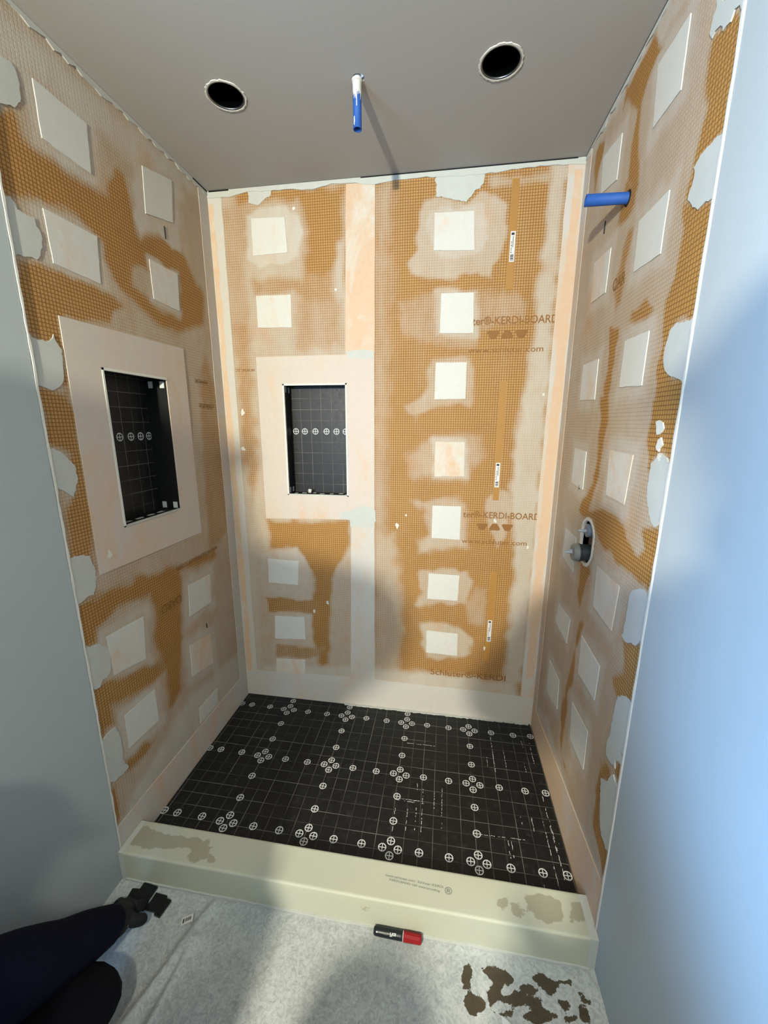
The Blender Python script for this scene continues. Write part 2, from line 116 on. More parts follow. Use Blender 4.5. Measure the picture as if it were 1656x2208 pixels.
def rect(a, b, c, d): return [(a, c), (b, c), (b, d), (a, d)]
def circ(cx, cy, r, n=28, ry=None): return [(cx+r*math.cos(2*math.pi*i/n), cy+(ry or r)*math.sin(2*math.pi*i/n)) for i in range(n)]
def ragged(poly, step=.008, amp=.003, seed=0):
    rnd = random.Random(seed); out = []
    n = len(poly)
    for i in range(n):
        a, b = Vector(poly[i]), Vector(poly[(i+1) % n]); L = (b-a).length; m = max(1, int(L/step))
        nrm = Vector((-(b-a).y, (b-a).x)).normalized() if L > 1e-6 else Vector((0, 0))
        for k in range(m):
            p = a.lerp(b, k/m)+nrm*rnd.uniform(-amp, amp)
            out.append((p.x, p.y))
    return out
# value noise for mask edges
_rs = np.random.RandomState(3); _lat = _rs.rand(256, 256)
def vnoise(x, y, s, off=0):
    x = x/s+37+off; y = y/s+91+off*1.7
    xi = np.floor(x).astype(int); yi = np.floor(y).astype(int); fx = x-xi; fy = y-yi
    fx = fx*fx*(3-2*fx); fy = fy*fy*(3-2*fy)
    g = lambda a, b: _lat[a % 256, b % 256]
    return (g(xi, yi)*(1-fx)+g(xi+1, yi)*fx)*(1-fy)+(g(xi, yi+1)*(1-fx)+g(xi+1, yi+1)*fx)*fy
def sdf(px, py, poly):
    d = np.full(px.shape, 1e9); ins = np.zeros(px.shape, bool); n = len(poly)
    for i in range(n):
        ax, ay = poly[i]; bx_, by = poly[(i+1) % n]
        ex, ey = bx_-ax, by-ay; l2 = ex*ex+ey*ey+1e-12
        t = np.clip(((px-ax)*ex+(py-ay)*ey)/l2, 0, 1)
        d = np.minimum(d, (px-ax-t*ex)**2+(py-ay-t*ey)**2)
        if ay != by:
            c = ((ay > py) != (by > py)) & (px < (bx_-ax)*(py-ay)/(by-ay)+ax)
            ins ^= c
    d = np.sqrt(d); return np.where(ins, -d, d)
def paint(us, vs_, base, ops, edge=.012):
    m = np.full(us.shape, base)
    for k, (val, soft, poly) in enumerate(ops):
        xs = [p[0] for p in poly]; ys = [p[1] for p in poly]; mg = 3*soft+.03
        sel = (us > min(xs)-mg) & (us < max(xs)+mg) & (vs_ > min(ys)-mg) & (vs_ < max(ys)+mg)
        if not sel.any(): continue
        a, b = us[sel], vs_[sel]
        s = sdf(a, b, poly)+(vnoise(a, b, .045, k*3)-.5)*edge*2+(vnoise(a, b, .012, k*5)-.5)*edge*.4
        c = np.clip(.5-s/(2*soft), 0, 1); c = c*c*(3-2*c)
        m[sel] = m[sel]*(1-c)+val*c
    return m
def grid_surface(us, vs_, pos, mask, keep=None):
    """regular quad surface with a float attribute 'mask'"""
    nu, nv = len(us), len(vs_)
    U, V = np.meshgrid(us, vs_, indexing='ij'); P = pos(U, V).reshape(-1, 3)
    idx = np.arange(nu*nv).reshape(nu, nv)
    q = np.stack([idx[:-1, :-1], idx[1:, :-1], idx[1:, 1:], idx[:-1, 1:]], -1).reshape(-1, 4)
    if keep is not None:
        uc = (U[:-1, :-1]+U[1:, 1:])/2; vc = (V[:-1, :-1]+V[1:, 1:])/2
        q = q[keep(uc, vc).reshape(-1)]
    me = bpy.data.meshes.new('surface')
    me.vertices.add(nu*nv); me.vertices.foreach_set('co', P.astype(np.float32).ravel())
    me.loops.add(len(q)*4); me.loops.foreach_set('vertex_index', q.astype(np.int32).ravel())
    me.polygons.add(len(q)); me.polygons.foreach_set('loop_start', np.arange(0, len(q)*4, 4, dtype=np.int32))
    me.polygons.foreach_set('loop_total', np.full(len(q), 4, dtype=np.int32))
    me.update(calc_edges=True)
    at = me.attributes.new('mask', 'FLOAT', 'POINT'); at.data.foreach_set('value', mask(U, V).astype(np.float32).ravel())
    me.polygons.foreach_set('use_smooth', np.ones(len(q), dtype=bool))
    return me
def snapped(lo, hi, step, cuts=()):
    pts = sorted([lo, hi]+[c for c in cuts]); out = []
    for a, b in zip(pts, pts[1:]):
        n = max(1, int(round((b-a)/step))); out += [a+(b-a)*k/n for k in range(n)]
    return np.array(out+[pts[-1]])
# ---------------------------------------------------------------- node helpers
class NT:
    def __init__(s, name):
        s.m = bpy.data.materials.new(name); s.m.use_nodes = True; s.t = s.m.node_tree; s.n = s.t.nodes; s.l = s.t.links
        s.b = s.n['Principled BSDF']; s.b.inputs['Specular IOR Level'].default_value = .3
    def put(s, sock, v):
        if hasattr(v, 'is_output') or isinstance(v, bpy.types.NodeSocket): s.l.new(v, sock)
        else: sock.default_value = v
    def math(s, op, a, b=0., c=None, clamp=False):
        n = s.n.new('ShaderNodeMath'); n.operation = op; n.use_clamp = clamp
        s.put(n.inputs[0], a); s.put(n.inputs[1], b)
        if c is not None: s.put(n.inputs[2], c)
        return n.outputs[0]
    def mix(s, f, a, b):
        n = s.n.new('ShaderNodeMix'); n.data_type = 'RGBA'; s.put(n.inputs[0], f); s.put(n.inputs[6], a); s.put(n.inputs[7], b); return n.outputs[2]
    def noise(s, scale, detail=4, rough=.6, vec=None, stretch=None, dist=0.):
        n = s.n.new('ShaderNodeTexNoise'); n.inputs['Scale'].default_value = scale; n.inputs['Detail'].default_value = detail; n.inputs['Roughness'].default_value = rough; n.inputs['Distortion'].default_value = dist
        v = vec or s.coord()
        if stretch:
            mp = s.n.new('ShaderNodeMapping'); mp.inputs['Scale'].default_value = stretch; s.l.new(v, mp.inputs[0]); v = mp.outputs[0]
        s.l.new(v, n.inputs['Vector']); return n.outputs[0]
    def coord(s):
        if not hasattr(s, '_c'): s._c = s.n.new('ShaderNodeTexCoord').outputs['Object']
        return s._c
    def xyz(s):
        n = s.n.new('ShaderNodeSeparateXYZ'); s.l.new(s.coord(), n.inputs[0]); return n.outputs
    def ramp(s, v, a, b):
        n = s.n.new('ShaderNodeMapRange'); n.interpolation_type = 'SMOOTHSTEP'; s.put(n.inputs[0], v); n.inputs[1].default_value = a; n.inputs[2].default_value = b; return n.outputs[0]
    def attr(s, name):
        n = s.n.new('ShaderNodeAttribute'); n.attribute_name = name; return n.outputs['Fac']
    def bump(s, h, strength=.3, dist=.001):
        n = s.n.new('ShaderNodeBump'); n.inputs['Strength'].default_value = strength; n.inputs['Distance'].default_value = dist; s.l.new(h, n.inputs['Height']); s.l.new(n.outputs[0], s.b.inputs['Normal'])
    def done(s, col, rough=.7):
        s.put(s.b.inputs['Base Color'], col); s.put(s.b.inputs['Roughness'], rough); return s.m
def plain(name, rgb, rough=.6, metal=0, var=.12, scale=30, bump=0.):
    t = NT(name); c = lin(rgb); d = tuple(v*(1-var) for v in c[:3])+(1,)
    n = t.noise(scale)
    t.b.inputs['Metallic'].default_value = metal
    if bump: t.bump(n, bump)
    return t.done(t.mix(n, c, d), rough)
def backer_mat(name, axis):
    t = NT(name); X = t.xyz(); u = X[axis]; z = X[2]
    d = t.attr('mask')
    def lines(v, wob):
        a = t.math('MULTIPLY_ADD', wob, .0016, v)
        p = t.math('PINGPONG', a, .005)          # 0 at lines every 10 mm
        return t.math('SUBTRACT', 1., t.ramp(p, .0004, .0019))
    wn = t.noise(60, 2); ln = t.math('MAXIMUM', lines(u, wn), lines(z, wn))
    big = t.noise(5, 5, .65); fine = t.noise(140, 3, .7)
    st = t.noise(9, 5, .7, stretch=(1, 1, .35)); st2 = t.noise(34, 4, .7, stretch=(1, 1, .5))
    org = t.mix(big, lin((160, 106, 34)), lin((196, 142, 64)))
    org = t.mix(t.math('MULTIPLY', fine, .35), org, lin((216, 176, 112)))
    a = t.math('ADD', d, t.math('MULTIPLY', t.math('SUBTRACT', st, .5), .55))
    a = t.math('ADD', a, t.math('MULTIPLY', t.math('SUBTRACT', st2, .5), .22), clamp=True)
    a = t.math('MULTIPLY', a, t.ramp(d, 0., .2))
    a = t.math('MAXIMUM', a, t.math('MULTIPLY', d, .75), clamp=True)
    thin = t.mix(t.noise(3.2, 4), lin((198, 190, 174)), lin((208, 206, 196)))
    thin = t.mix(t.ramp(t.noise(6.5, 3, .5), .55, .75), thin, lin((208, 186, 166)))
    lv = t.math('MULTIPLY', ln, t.math('SUBTRACT', .78, t.math('MULTIPLY', a, .25)))
    base = t.mix(lv, org, lin((108, 70, 30)))
    cov = t.math('MULTIPLY', a, .93)
    cov = t.math('SUBTRACT', cov, t.math('MULTIPLY', ln, t.math('MULTIPLY', t.math('SUBTRACT', 1., a), .22)), clamp=True)
    col = t.mix(cov, base, thin)
    t.bump(t.math('ADD', t.math('MULTIPLY', ln, -.5), t.math('MULTIPLY', fine, .8)), .35, .0012)
    return t.done(col, .72)
def membrane_mat(name, peach, a=(222, 222, 213), b=(210, 207, 198)):
    t = NT(name); oi = t.n.new('ShaderNodeObjectInfo').outputs['Random']
    n = t.noise(5.5, 6, .7, stretch=(1, 1, .5), dist=.6); n2 = t.noise(40, 4, .7)
    v = t.math('ADD', n, t.math('MULTIPLY', t.math('SUBTRACT', oi, .5), .3))
    f = t.ramp(v, .56-peach*.3, .84-peach*.3)
    pale = t.mix(n2, lin(a), lin(b))
    pink = t.mix(n2, lin((220, 178, 138)), lin((216, 196, 172)))
    t.bump(n2, .25, .0006)
    return t.done(t.mix(f, pale, pink), .75)
M = {}
M['back'] = backer_mat('orange backer board with thinset', 0)
M['side'] = backer_mat('orange backer board with thinset, side', 1)
M['patch'] = membrane_mat('membrane patch', .05)
M['flange'] = membrane_mat('membrane flange', .7, (216, 204, 190), (206, 194, 182))
M['band'] = membrane_mat('membrane band', .5, (212, 206, 196), (202, 198, 190))
M['peach'] = membrane_mat('peach membrane', .72)
M['comp'] = plain('grey white joint compound', (206, 208, 200), .75, var=.16, scale=25, bump=.3)
M['white'] = plain('white filler', (232, 230, 220), .7, var=.1, scale=60, bump=.3)
M['paint'] = plain('pale grey wall paint', (182, 190, 190), .6, var=.04, scale=220, bump=.08)
M['ceil'] = plain('grey ceiling paint', (186, 182, 176), .75, var=.05, scale=200, bump=.08)
M['outer'] = plain('room paint', (100, 106, 106), .7, var=.04)
M['black'] = plain('black plastic', (14, 14, 16), .45, var=.3)
M['void'] = plain('dark cavity', (10, 10, 12), .8)  # near black, the shade of recesses put into the colour
M['steel'] = plain('brushed steel', (150, 152, 155), .35, metal=1)
M['darkmetal'] = plain('dark reflector', (30, 32, 34), .18, metal=.9)
M['mark'] = plain('white print', (222, 224, 224), .6, var=.08)
M['tape'] = plain('blue masking tape', (38, 92, 176), .65, var=.25, scale=50, bump=.2)
M['pvc'] = plain('painted white pipe', (214, 214, 206), .5, var=.1)
M['orangefilm'] = plain('plain orange film', (178, 130, 62), .6, var=.08)
M['print'] = plain('brown print', (150, 104, 50), .7, var=.2)
M['ink'] = plain('black ink', (34, 34, 38), .6)
M['paper'] = plain('white label paper', (226, 224, 220), .6, var=.05)
M['greyink'] = plain('grey print', (120, 124, 118), .7)
def foam_mat(name, ua, va, ou, ov):
    """black foam with pale scored 2-inch grid, partly filled with white dust"""
    t = NT(name); X = t.xyz(); s = .0508
    ln = None
    for ax, o, k in ((ua, ou, 1.), (va, ov, 3.)):
        a = t.math('SUBTRACT', X[ax], o-s*40)
        p = t.math('PINGPONG', a, s/2)
        l = t.math('SUBTRACT', 1., t.ramp(p, .0005, .0014))
        n = t.noise(16+k, 2, .5, stretch=((.25, 1, 1), (1, .25, 1), (1, 1, .25))[va if ax == ua else ua])
        l = t.math('MULTIPLY', l, t.math('MULTIPLY_ADD', t.ramp(n, .42, .68), .8, .2))
        ln = l if ln is None else t.math('MAXIMUM', ln, l)
    dust = t.noise(55, 5, .7); big = t.noise(6, 3)
    base = t.mix(t.math('MULTIPLY', t.ramp(dust, .5, .8), .6), lin((20, 21, 22)), lin((62, 63, 62)))
    sp = t.n.new('ShaderNodeTexVoronoi'); sp.inputs['Scale'].default_value = 60; t.l.new(t.coord(), sp.inputs['Vector'])
    spk = t.math('MULTIPLY', t.math('SUBTRACT', 1., t.ramp(sp.outputs['Distance'], .05, .11)), t.ramp(t.noise(5, 2), .6, .7))
    col = t.mix(t.math('MULTIPLY', ln, .5), base, lin((170, 166, 156)))
    col = t.mix(t.math('MULTIPLY', spk, .6), col, lin((190, 190, 185)))
    t.bump(t.math('SUBTRACT', t.math('MULTIPLY', dust, .4), ln), .5, .0012)
    return t.done(col, t.math('MULTIPLY_ADD', dust, .35, .3))
M['tray'] = foam_mat('black scored tray foam', 0, 1, .272+.0508/2-.0254, -.09)
M['nicheB'] = foam_mat('black scored niche back', 0, 2, .3385, 1.4625)
M['nicheL'] = foam_mat('black scored niche side', 1, 2, -.4178, 1.4515)
M['foam'] = plain('plain black foam', (22, 23, 24), .5, var=.5, scale=12, bump=.2)
# ================================================================ STRUCTURE
DW = {k: list(DATA['ops'][k]) for k in 'BLR'}
for pl in 'LR':                                   # thinset feathered out round every patch
    for i, q in enumerate(DATA['patches'][pl]):
        cu, cv = sum(p[0] for p in q)/4, sum(p[1] for p in q)/4
        DW[pl].insert(0, (.88, .022, [(cu+(u-cu)*1.42, cv+(v-cv)*1.5) for u, v in q]))
        DW[pl].append((.80, .012, [(cu+(u-cu)*1.12, cv+(v-cv)*1.14) for u, v in q]))
def wall_board(name, plane, lo, hi, holes, step, base, mat, slot=None, label=None):
    us = snapped(lo, hi, step, [c for h in holes for c in h[:2]]); vs_ = snapped(0, H, step, [c for h in holes for c in h[2:]])
    def keep(u, v):
        k = np.ones(u.shape, bool)
        for a, b, c, d in holes: k &= ~((u > a) & (u < b) & (v > c) & (v < d))
        if slot is not None: k &= sdf(u, v, slot) > 0
        return k
    def pos(U, V):
        r = np.zeros(U.shape+(3,)); rel = (vnoise(U, V, .12, 4)-.5)*.0012
        if plane == 'B': r[..., 0] = U; r[..., 1] = -rel; r[..., 2] = V
        if plane == 'L': r[..., 0] = rel; r[..., 1] = U; r[..., 2] = V
        if plane == 'R': r[..., 0] = W-rel; r[..., 1] = U; r[..., 2] = V
        return r
    me = grid_surface(us, vs_, pos, lambda U, V: paint(U, V, base, DW[plane]), keep)
    return link(name, me, mat, kind='structure', label=label)
NB = (.291, .590, 1.166, 1.674); NL = (-.671, -.386, 1.166, 1.662)
def stadium(cx, z0, z1, r, n=12):
    o = [(cx+r*math.cos(math.pi*i/n), z1-r+r*math.sin(math.pi*i/n)) for i in range(n+1)]
    return o+[(cx+r*math.cos(math.pi+math.pi*i/n), z0+r+r*math.sin(math.pi+math.pi*i/n)) for i in range(n+1)]
SLOT = stadium(-.440, 1.046, 1.196, .056)
wb = wall_board('wall_back', 'B', 0, W, [NB], .006, .14, M['back'], label='back shower wall of orange backer board smeared with grey thinset')
wl = wall_board('wall_left', 'L', YL, 0, [NL], .006, .6, M['side'], label='left shower wall of orange board with thinset and a black niche')
wr = wall_board('wall_right', 'R', YR, 0, [], .006, .6, M['side'], slot=SLOT, label='right shower wall of orange gridded board with white patches')
WALL = {'B': wb, 'L': wl, 'R': wr}
# square patches over the screws
n = 0
for pl in 'LBR':
    for q in DATA['patches'][pl]:
        n += 1; q = [(u+random.uniform(-.001, .001), v) for u, v in q]
        link('membrane_patch', sheet(pl, [ragged(q, .02, .0007, n)], -.001, .0022), M['patch'], WALL[pl])
# joint compound dabs
for pl in 'LBR':
    lim = {'L': YL, 'R': YR, 'B': -9}[pl]
    for i, q in enumerate(DATA['comp'][pl]):
        q = [(max(u, lim+.001), min(v, H-.001)) for u, v in q]
        q = [p for k, p in enumerate(q) if k == 0 or p != q[k-1]]
        link('joint_compound', sheet(pl, [ragged(q, .009, .0028, 50+i)], -.001, .0020+.0003*i), M['comp'], WALL[pl])
# membrane flanges round the niches
link('niche_flange', sheet('L', [[(-.785, 1.046), (-.270, 1.040), (-.268, 1.783), (-.782, 1.777)], rect(*NL)], -.001, .0024), M['flange'], wl)
link('niche_flange', sheet('B', [[(.172, 1.046), (.712, 1.058), (.713, 1.792), (.173, 1.790)], rect(*NB)], -.001, .0024), M['flange'], wb)
# bands
def band(pl, pts, mat='band', t=.0016, seed=0):
    link('membrane_band', sheet(pl, [ragged(pts, .06, .0012, seed)], -.001, t), M[mat], WALL[pl])
band('B', rect(.0, .064, .0, H-.01), seed=1)
band('B', [(1.437, 0), (1.4995, 0), (1.4995, H-.005), (1.438, H-.005)], seed=2)
link('membrane_band', sheet('B', [ragged([(.008, 0), (.036, 0), (.034, 1.2), (.026, H-.05), (.004, H-.05)], .05, .004, 9)], 0, .0019), M['peach'], wb)
link('membrane_band', sheet('B', [ragged([(1.452, .3), (1.488, .3), (1.492, 1.2), (1.49, H-.04), (1.462, H-.04), (1.452, 1.1)], .05, .004, 10)], 0, .0019), M['peach'], wb)
band('L', rect(-.066, 0, 0, H-.01), seed=3)
band('R', rect(-.062, 0, 0, H-.01), seed=4)
band('B', [(.586, 1.792), (.600, H-.02), (.719, H-.02), (.7135, 1.792)], 'peach', .0018, 5)
band('B', [(.584, .19), (.600, 1.05), (.712, 1.05), (.711, .19)], 'band', .0018, 6)
band('B', [(.0, .0), (W, .0), (W, .198), (1.0, .205), (.571, .211), (.0, .190)], 'band', .0026, 7)
band('L', [(YL+.002, .0), (0, .0), (0, .182), (-.4, .190), (YL+.002, .195)], 'band', .0026, 8)
band('R', [(YR+.002, .0), (0, .0), (0, .160), (-.4, .215), (YR+.002, .262)], 'band', .0026, 9)
# white filler run along the ceiling joint
for pl, a, b in (('B', 0, W), ('L', YL, 0), ('R', YR, 0)):
    rnd = random.Random(ord(pl)); lo_ = []
    k = int((b-a)/.02)
    for i in range(k+1):
        u = a+(b-a)*i/k; lo_.append((u, H-((.012+.016*vnoise(np.array([u]), np.array([ord(pl)*.1]), .09)[0]+.005*rnd.random()) if pl == 'B' else .008+.014*rnd.random())))
    link('ceiling_joint_filler', sheet(pl, [lo_+[(b, H-.0015), (a, H-.0015)]], -.001, .0035), M['comp'], WALL[pl])
# plain film stripes printed down the board with paper labels on them
for (u0, z0, u1, z1) in ((1.256, 2.02, 1.256, 2.40), (1.257, 1.17, 1.258, 1.672), (1.262, .37, 1.271, .83)):
    link('film_stripe', sheet('B', [[(u0-.0135, z0), (u0+.0135, z0), (u1+.0135, z1), (u1-.0135, z1)]], -.001, .0009), M['orangefilm'], wb)
for (u, z0, z1) in ((1.258, 2.118, 2.224), (1.258, 1.228, 1.335), (1.268, .478, .590)):
    lb = link('paper_label', sheet('B', [rect(u-.0095, u+.0095, z0, z1)], .0008, .0014), M['paper'], wb)
    bars = bmesh.new(); rnd = random.Random(4); h = z1-z0
    for k in range(5): bx(bars, u-.0062, u+.0062, -.0018, -.0012, z0+.005+k*.0042, z0+.005+k*.0042+rnd.choice((.0018, .003)))
    bx(bars, u+.0005, u+.0025, -.0018, -.0012, z0+h*.48, z0+h*.84); bx(bars, u-.006, u+.005, -.0018, -.0012, z1-.013, z1-.005)
    for k in range(7): bx(bars, u-.006+.0018*(k % 2), u-.002, -.0018, -.0012, z0+h*.3+k*.006, z0+h*.3+k*.006+.0026)
    link('label_print', mesh_of(bars), M['ink'], lb)
# printed lettering
def text_obj(name, s, pl, u0, u1, z0, h, parent, mat, rot=False, off=.0012, fat=.0):
    c = bpy.data.curves.new('t', 'FONT'); c.body = s; c.size = 1; c.extrude = .0; c.offset = fat; c.resolution_u = 3
    o = bpy.data.objects.new('t', c); COL.objects.link(o)
    dg = bpy.context.evaluated_depsgraph_get(); dg.update()
    me = bpy.data.meshes.new_from_object(o.evaluated_get(dg)); bpy.data.objects.remove(o); bpy.data.curves.remove(c)
    xs = [v.co.x for v in me.vertices]; a, b = min(xs), max(xs); cap = .73
    for v in me.vertices:
        tx = (v.co.x-a)/(b-a); ty = v.co.y/cap
        if rot: tx = 1-tx; ty = 1-ty
        if pl == 'R': uu = u0+(u1-u0)*tx
        elif pl == 'L': uu = u0+(u1-u0)*tx
        else: uu = u0+(u1-u0)*tx
        v.co = to3(pl, uu, z0+h*ty, off)
    me.materials.clear()
    return link(name, me, mat, parent)
def trap_marks(u0, u1, z0, z1, parent):
    w_ = (u1-u0)/3
    for k in range(3):
        a = u0+w_*k+.003; b = a+w_-.006; i = .014
        q = [(a+i, z0), (b-i, z0), (b, z1-.006), (b-.004, z1), (a+.004, z1), (a, z1-.006)]
        if k == 1: q = [(x, z0+z1-y) for x, y in q][::-1]
        link('printed_emblem', sheet('B', [q], -.001, .0011), M['print'], parent)
text_obj('lettering', 'ter®-KERDI-BOARD', 'B', 1.119, 1.452, 1.893, .031, wb, M['print'], fat=.012)
trap_marks(1.178, 1.343, 1.840, 1.868, wb)
text_obj('lettering', 'www.schluter.com', 'B', 1.108, 1.405, 1.786, .024, wb, M['print'], fat=.006)
text_obj('lettering', 'ter®-KERDI-BOARD', 'B', 1.119, 1.452, 1.087, .030, wb, M['print'], fat=.012)
trap_marks(1.178, 1.343, 1.032, 1.062, wb)
text_obj('lettering', 'www.schluter.com', 'B', 1.118, 1.405, .966, .024, wb, M['print'], fat=.006)
text_obj('lettering', 'Schluter®-KERDI', 'B', .995, 1.36, .272, .032, wb, M['print'], fat=.012)
text_obj('lettering', 'www.sc', 'B', .070, .165, 1.722, .020, wb, M['print'], rot=True)
text_obj('lettering', 'OAR', 'R', -.408, -.490, 1.880, .034, wr, M['print'], fat=.008)
text_obj('lettering', 'OARD', 'L', -.555, -.44, .795, .034, wl, M['print'], rot=True, fat=.008)
text_obj('lettering', 'www.schluter.com', 'L', -.45, -.16, .925, .022, wl, M['print'], rot=True)
text_obj('lettering', 'www.sc', 'L', -.21, -.12, 1.655, .022, wl, M['print'], rot=True)
text_obj('lettering', 'chlute', 'L', -.20, -.09, 1.555, .026, wl, M['print'], rot=True, fat=.006)
# small dark knife cuts in the boards
for pl, u, z, h in (('L', -.301, .605, .02), ('L', -.305, 2.15, .04), ('R', -.315, 1.276, .014), ('R', -.281, 2.085, .035)):
    link('knife_cut', sheet(pl, [[(u, z), (u+.0035, z), (u+.0025, z+h), (u-.001, z+h)]], -.001, .0026), M['ink'], WALL[pl])
# white dabs of thinset on the back and right walls
rnd = random.Random(12)
for pl, u, z, s in (('B', .82, 1.035, .014), ('B', .86, 1.085, .007), ('B', 1.262, 1.075, .010), ('B', 1.25, .44, .012), ('B', .47, .62, .010), ('B', .40, .57, .009), ('B', .09, 1.55, .014), ('B', .08, 1.38, .012), ('B', 1.41, .96, .01), ('B', 1.42, 1.62, .008), ('R', -.79, 1.49, .022), ('R', -.80, 1.455, .018), ('R', -.81, 1.43, .012), ('L', -.74, 1.10, .016), ('B', .38, 2.36, .008), ('B', .55, 2.05, .008)):
    pts = [(u+s*rnd.uniform(.25, 1)*math.cos(a), z+s*1.3*rnd.uniform(.25, 1)*math.sin(a)) for a in [k*math.pi/5 for k in range(10)]]
    link('thinset_dab', sheet(pl, [pts], -.001, .003), M['white'], WALL[pl])
# painted drywall in front of the boards
def slab(name, b, mat, **k): return box_obj(name, b, mat, kind='structure', **k)
dl = slab('wall_left_drywall', (-.10, .004, -1.62, YL-.004, 0, H), M['paint'], label='pale grey painted drywall left of the shower')
dr = slab('wall_right_drywall', (W-.004, W+.10, -3.4, YR-.004, 0, H), M['paint'], label='bluish lit grey painted drywall right of the shower')
def bead(pl, u, parent, seed, x=.0062):
    rnd = random.Random(seed); a = []; b = []
    for i in range(90):
        z = HC+(H-HC)*i/89; a.append((u-.0022+rnd.uniform(-.001, .001), z)); b.append((u+.0026+rnd.uniform(-.0016, .0016), z))
    link('corner_bead', sheet(pl, [a+b[::-1]], -.004, x), M['white'], parent)
bead('L', YL, dl, 1); bead('R', YR, dr, 2, .0066)
# board backs (studs and cavity side) so that the shower is closed from outside
slab('wall_back_core', (-.1, W+.1, .11, .14, 0, H), M['void'])
slab('wall_left_core', (-.14, -.11, YL, .11, 0, H), M['void'])
slab('wall_right_core', (W+.06, W+.1, YR, .11, 0, H), M['void'])
# ceiling with three holes
def can_hole(cx, cy, r=.053, n=40): return [(cx+r*math.cos(2*math.pi*i/n), cy+r*math.sin(2*math.pi*i/n)) for i in range(n)]
CANS = [(.346, -.446), (1.140, -.440)]; PIPE = (.745, -.447)
outer = rect(-2.1, W+.1, -3.5, .12)
me = sheet('F', [outer, can_hole(*CANS[0]), can_hole(*CANS[1]), can_hole(PIPE[0]+.004, PIPE[1], .0175, 20)], H, H+.013)
ceiling = link('ceiling', me, M['ceil'], kind='structure', label='grey painted ceiling with two open light cans')
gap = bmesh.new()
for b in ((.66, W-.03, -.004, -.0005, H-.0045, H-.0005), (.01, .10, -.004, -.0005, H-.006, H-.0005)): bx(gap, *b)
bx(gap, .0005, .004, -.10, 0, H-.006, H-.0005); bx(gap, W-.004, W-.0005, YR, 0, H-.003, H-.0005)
link('joint_shade_strip', mesh_of(gap), M['void'], ceiling)  # solid dark strips put in for the shade in the ceiling joint
# floor with thin protective sheet, creases and wet brown stains
FX0, FX1, FY0, FY1 = 0., W, -1.75, YF+.004
us = snapped(FX0, FX1, .006); vs_ = snapped(FY0, FY1, .006)
def ridge(U, V, p, q, w_, h):
    ex, ey = q[0]-p[0], q[1]-p[1]; l2 = ex*ex+ey*ey; t = np.clip(((U-p[0])*ex+(V-p[1])*ey)/l2, 0, 1)
    d = np.hypot(U-p[0]-t*ex, V-p[1]-t*ey)+(vnoise(U, V, .05, 2)-.5)*.006
    return h*np.exp(-(d/w_)**2)
def fpos(U, V):
    z = (vnoise(U, V, .09)-.5)*.004+(vnoise(U, V, .03, 5)-.5)*.0014
    z += ridge(U, V, (.352, -.90), (.245, -1.30), .014, .015)+ridge(U, V, (.345, -1.00), (.325, -1.35), .011, .014)+ridge(U, V, (.12, -.90), (.03, -1.1), .02, .007)+ridge(U, V, (.62, -.95), (.50, -1.25), .02, .003)
    z += ridge(U, V, (1.43, -.89), (1.38, -1.2), .012, .004)
    z = z*np.clip((YF-V)/.03, 0, 1)
    return np.stack([U, V, z], -1)
FOPS = [(1., .010, p) for p in DATA['fs']]
fme = grid_surface(us, vs_, fpos, lambda U, V: paint(U, V, 0., FOPS, .007))
t = NT('grey fleece floor protection'); d = t.attr('mask')
n1 = t.noise(7, 6, .7); n2 = t.noise(60, 5, .75, dist=1.5); n3 = t.noise(22, 4, .7, dist=2.)
c = t.mix(n1, lin((214, 216, 210)), lin((186, 190, 188))); c = t.mix(t.ramp(n2, .35, .7), c, lin((162, 167, 166)))
c = t.mix(t.math('MULTIPLY', t.ramp(n3, .55, .8), .5), c, lin((222, 224, 218)))
n4 = t.noise(75, 4, .7)
c = t.mix(t.ramp(t.math('ADD', d, t.math('ADD', t.math('MULTIPLY', t.math('SUBTRACT', n3, .5), .6), t.math('MULTIPLY', t.math('SUBTRACT', n4, .5), 1.3))), .45, .54), c, t.mix(n2, lin((92, 82, 62)), lin((60, 52, 40))))
t.bump(t.math('ADD', n2, n3), .4, .0015)
M['floor'] = t.done(c, t.math('SUBTRACT', .75, t.math('MULTIPLY', d, .35)))
fl = link('floor', fme, M['floor'], kind='structure', label='floor covered with crumpled grey protective fleece, brown stains at right')
slab('floor_room', (-2.1, W, -3.5, FY0, -.03, 0.0), M['floor'])
slab('floor_room_side', (-2.1, -.1, FY0, -1.62, -.03, 0.0), M['floor'])
slab('floor_under_shower', (-.1, W+.1, YF+.003, .11, -.03, -.001), M['void'])
# rest of the room behind the camera
bm = bmesh.new()
for q in ((-3.5, -3.15, 0, H), (-2.05, -1.5, 0, H), (-3.15, -2.05, 0, .75), (-3.15, -2.05, 1.95, H)): bx(bm, -2.2, -2.1, *q)
link('wall_far_left', mesh_of(bm), M['outer'], kind='structure')
bm = bmesh.new()
for q in ((-3.15, -2.05, .75, .80), (-3.15, -2.05, 1.90, 1.95), (-3.15, -3.10, .75, 1.95), (-2.10, -2.05, .75, 1.95), (-2.62, -2.58, .75, 1.95)): bx(bm, -2.18, -2.13, *q)
link('window_2', mesh_of(bm), M['white'], kind='structure')
slab('wall_partition', (-2.1, -.1, -1.62, -1.52, 0, H), M['outer'])
bm = bmesh.new()
WX0, WX1, WZ0, WZ1 = -1.1, 0., .78, 1.92
bx(bm, -2.1, WX0, -3.5, -3.4, 0, H); bx(bm, WX1, W, -3.5, -3.4, 0, H); bx(bm, WX0, WX1, -3.5, -3.4, 0, WZ0); bx(bm, WX0, WX1, -3.5, -3.4, WZ1, H)
link('wall_front', mesh_of(bm), M['outer'], kind='structure')
bm = bmesh.new()
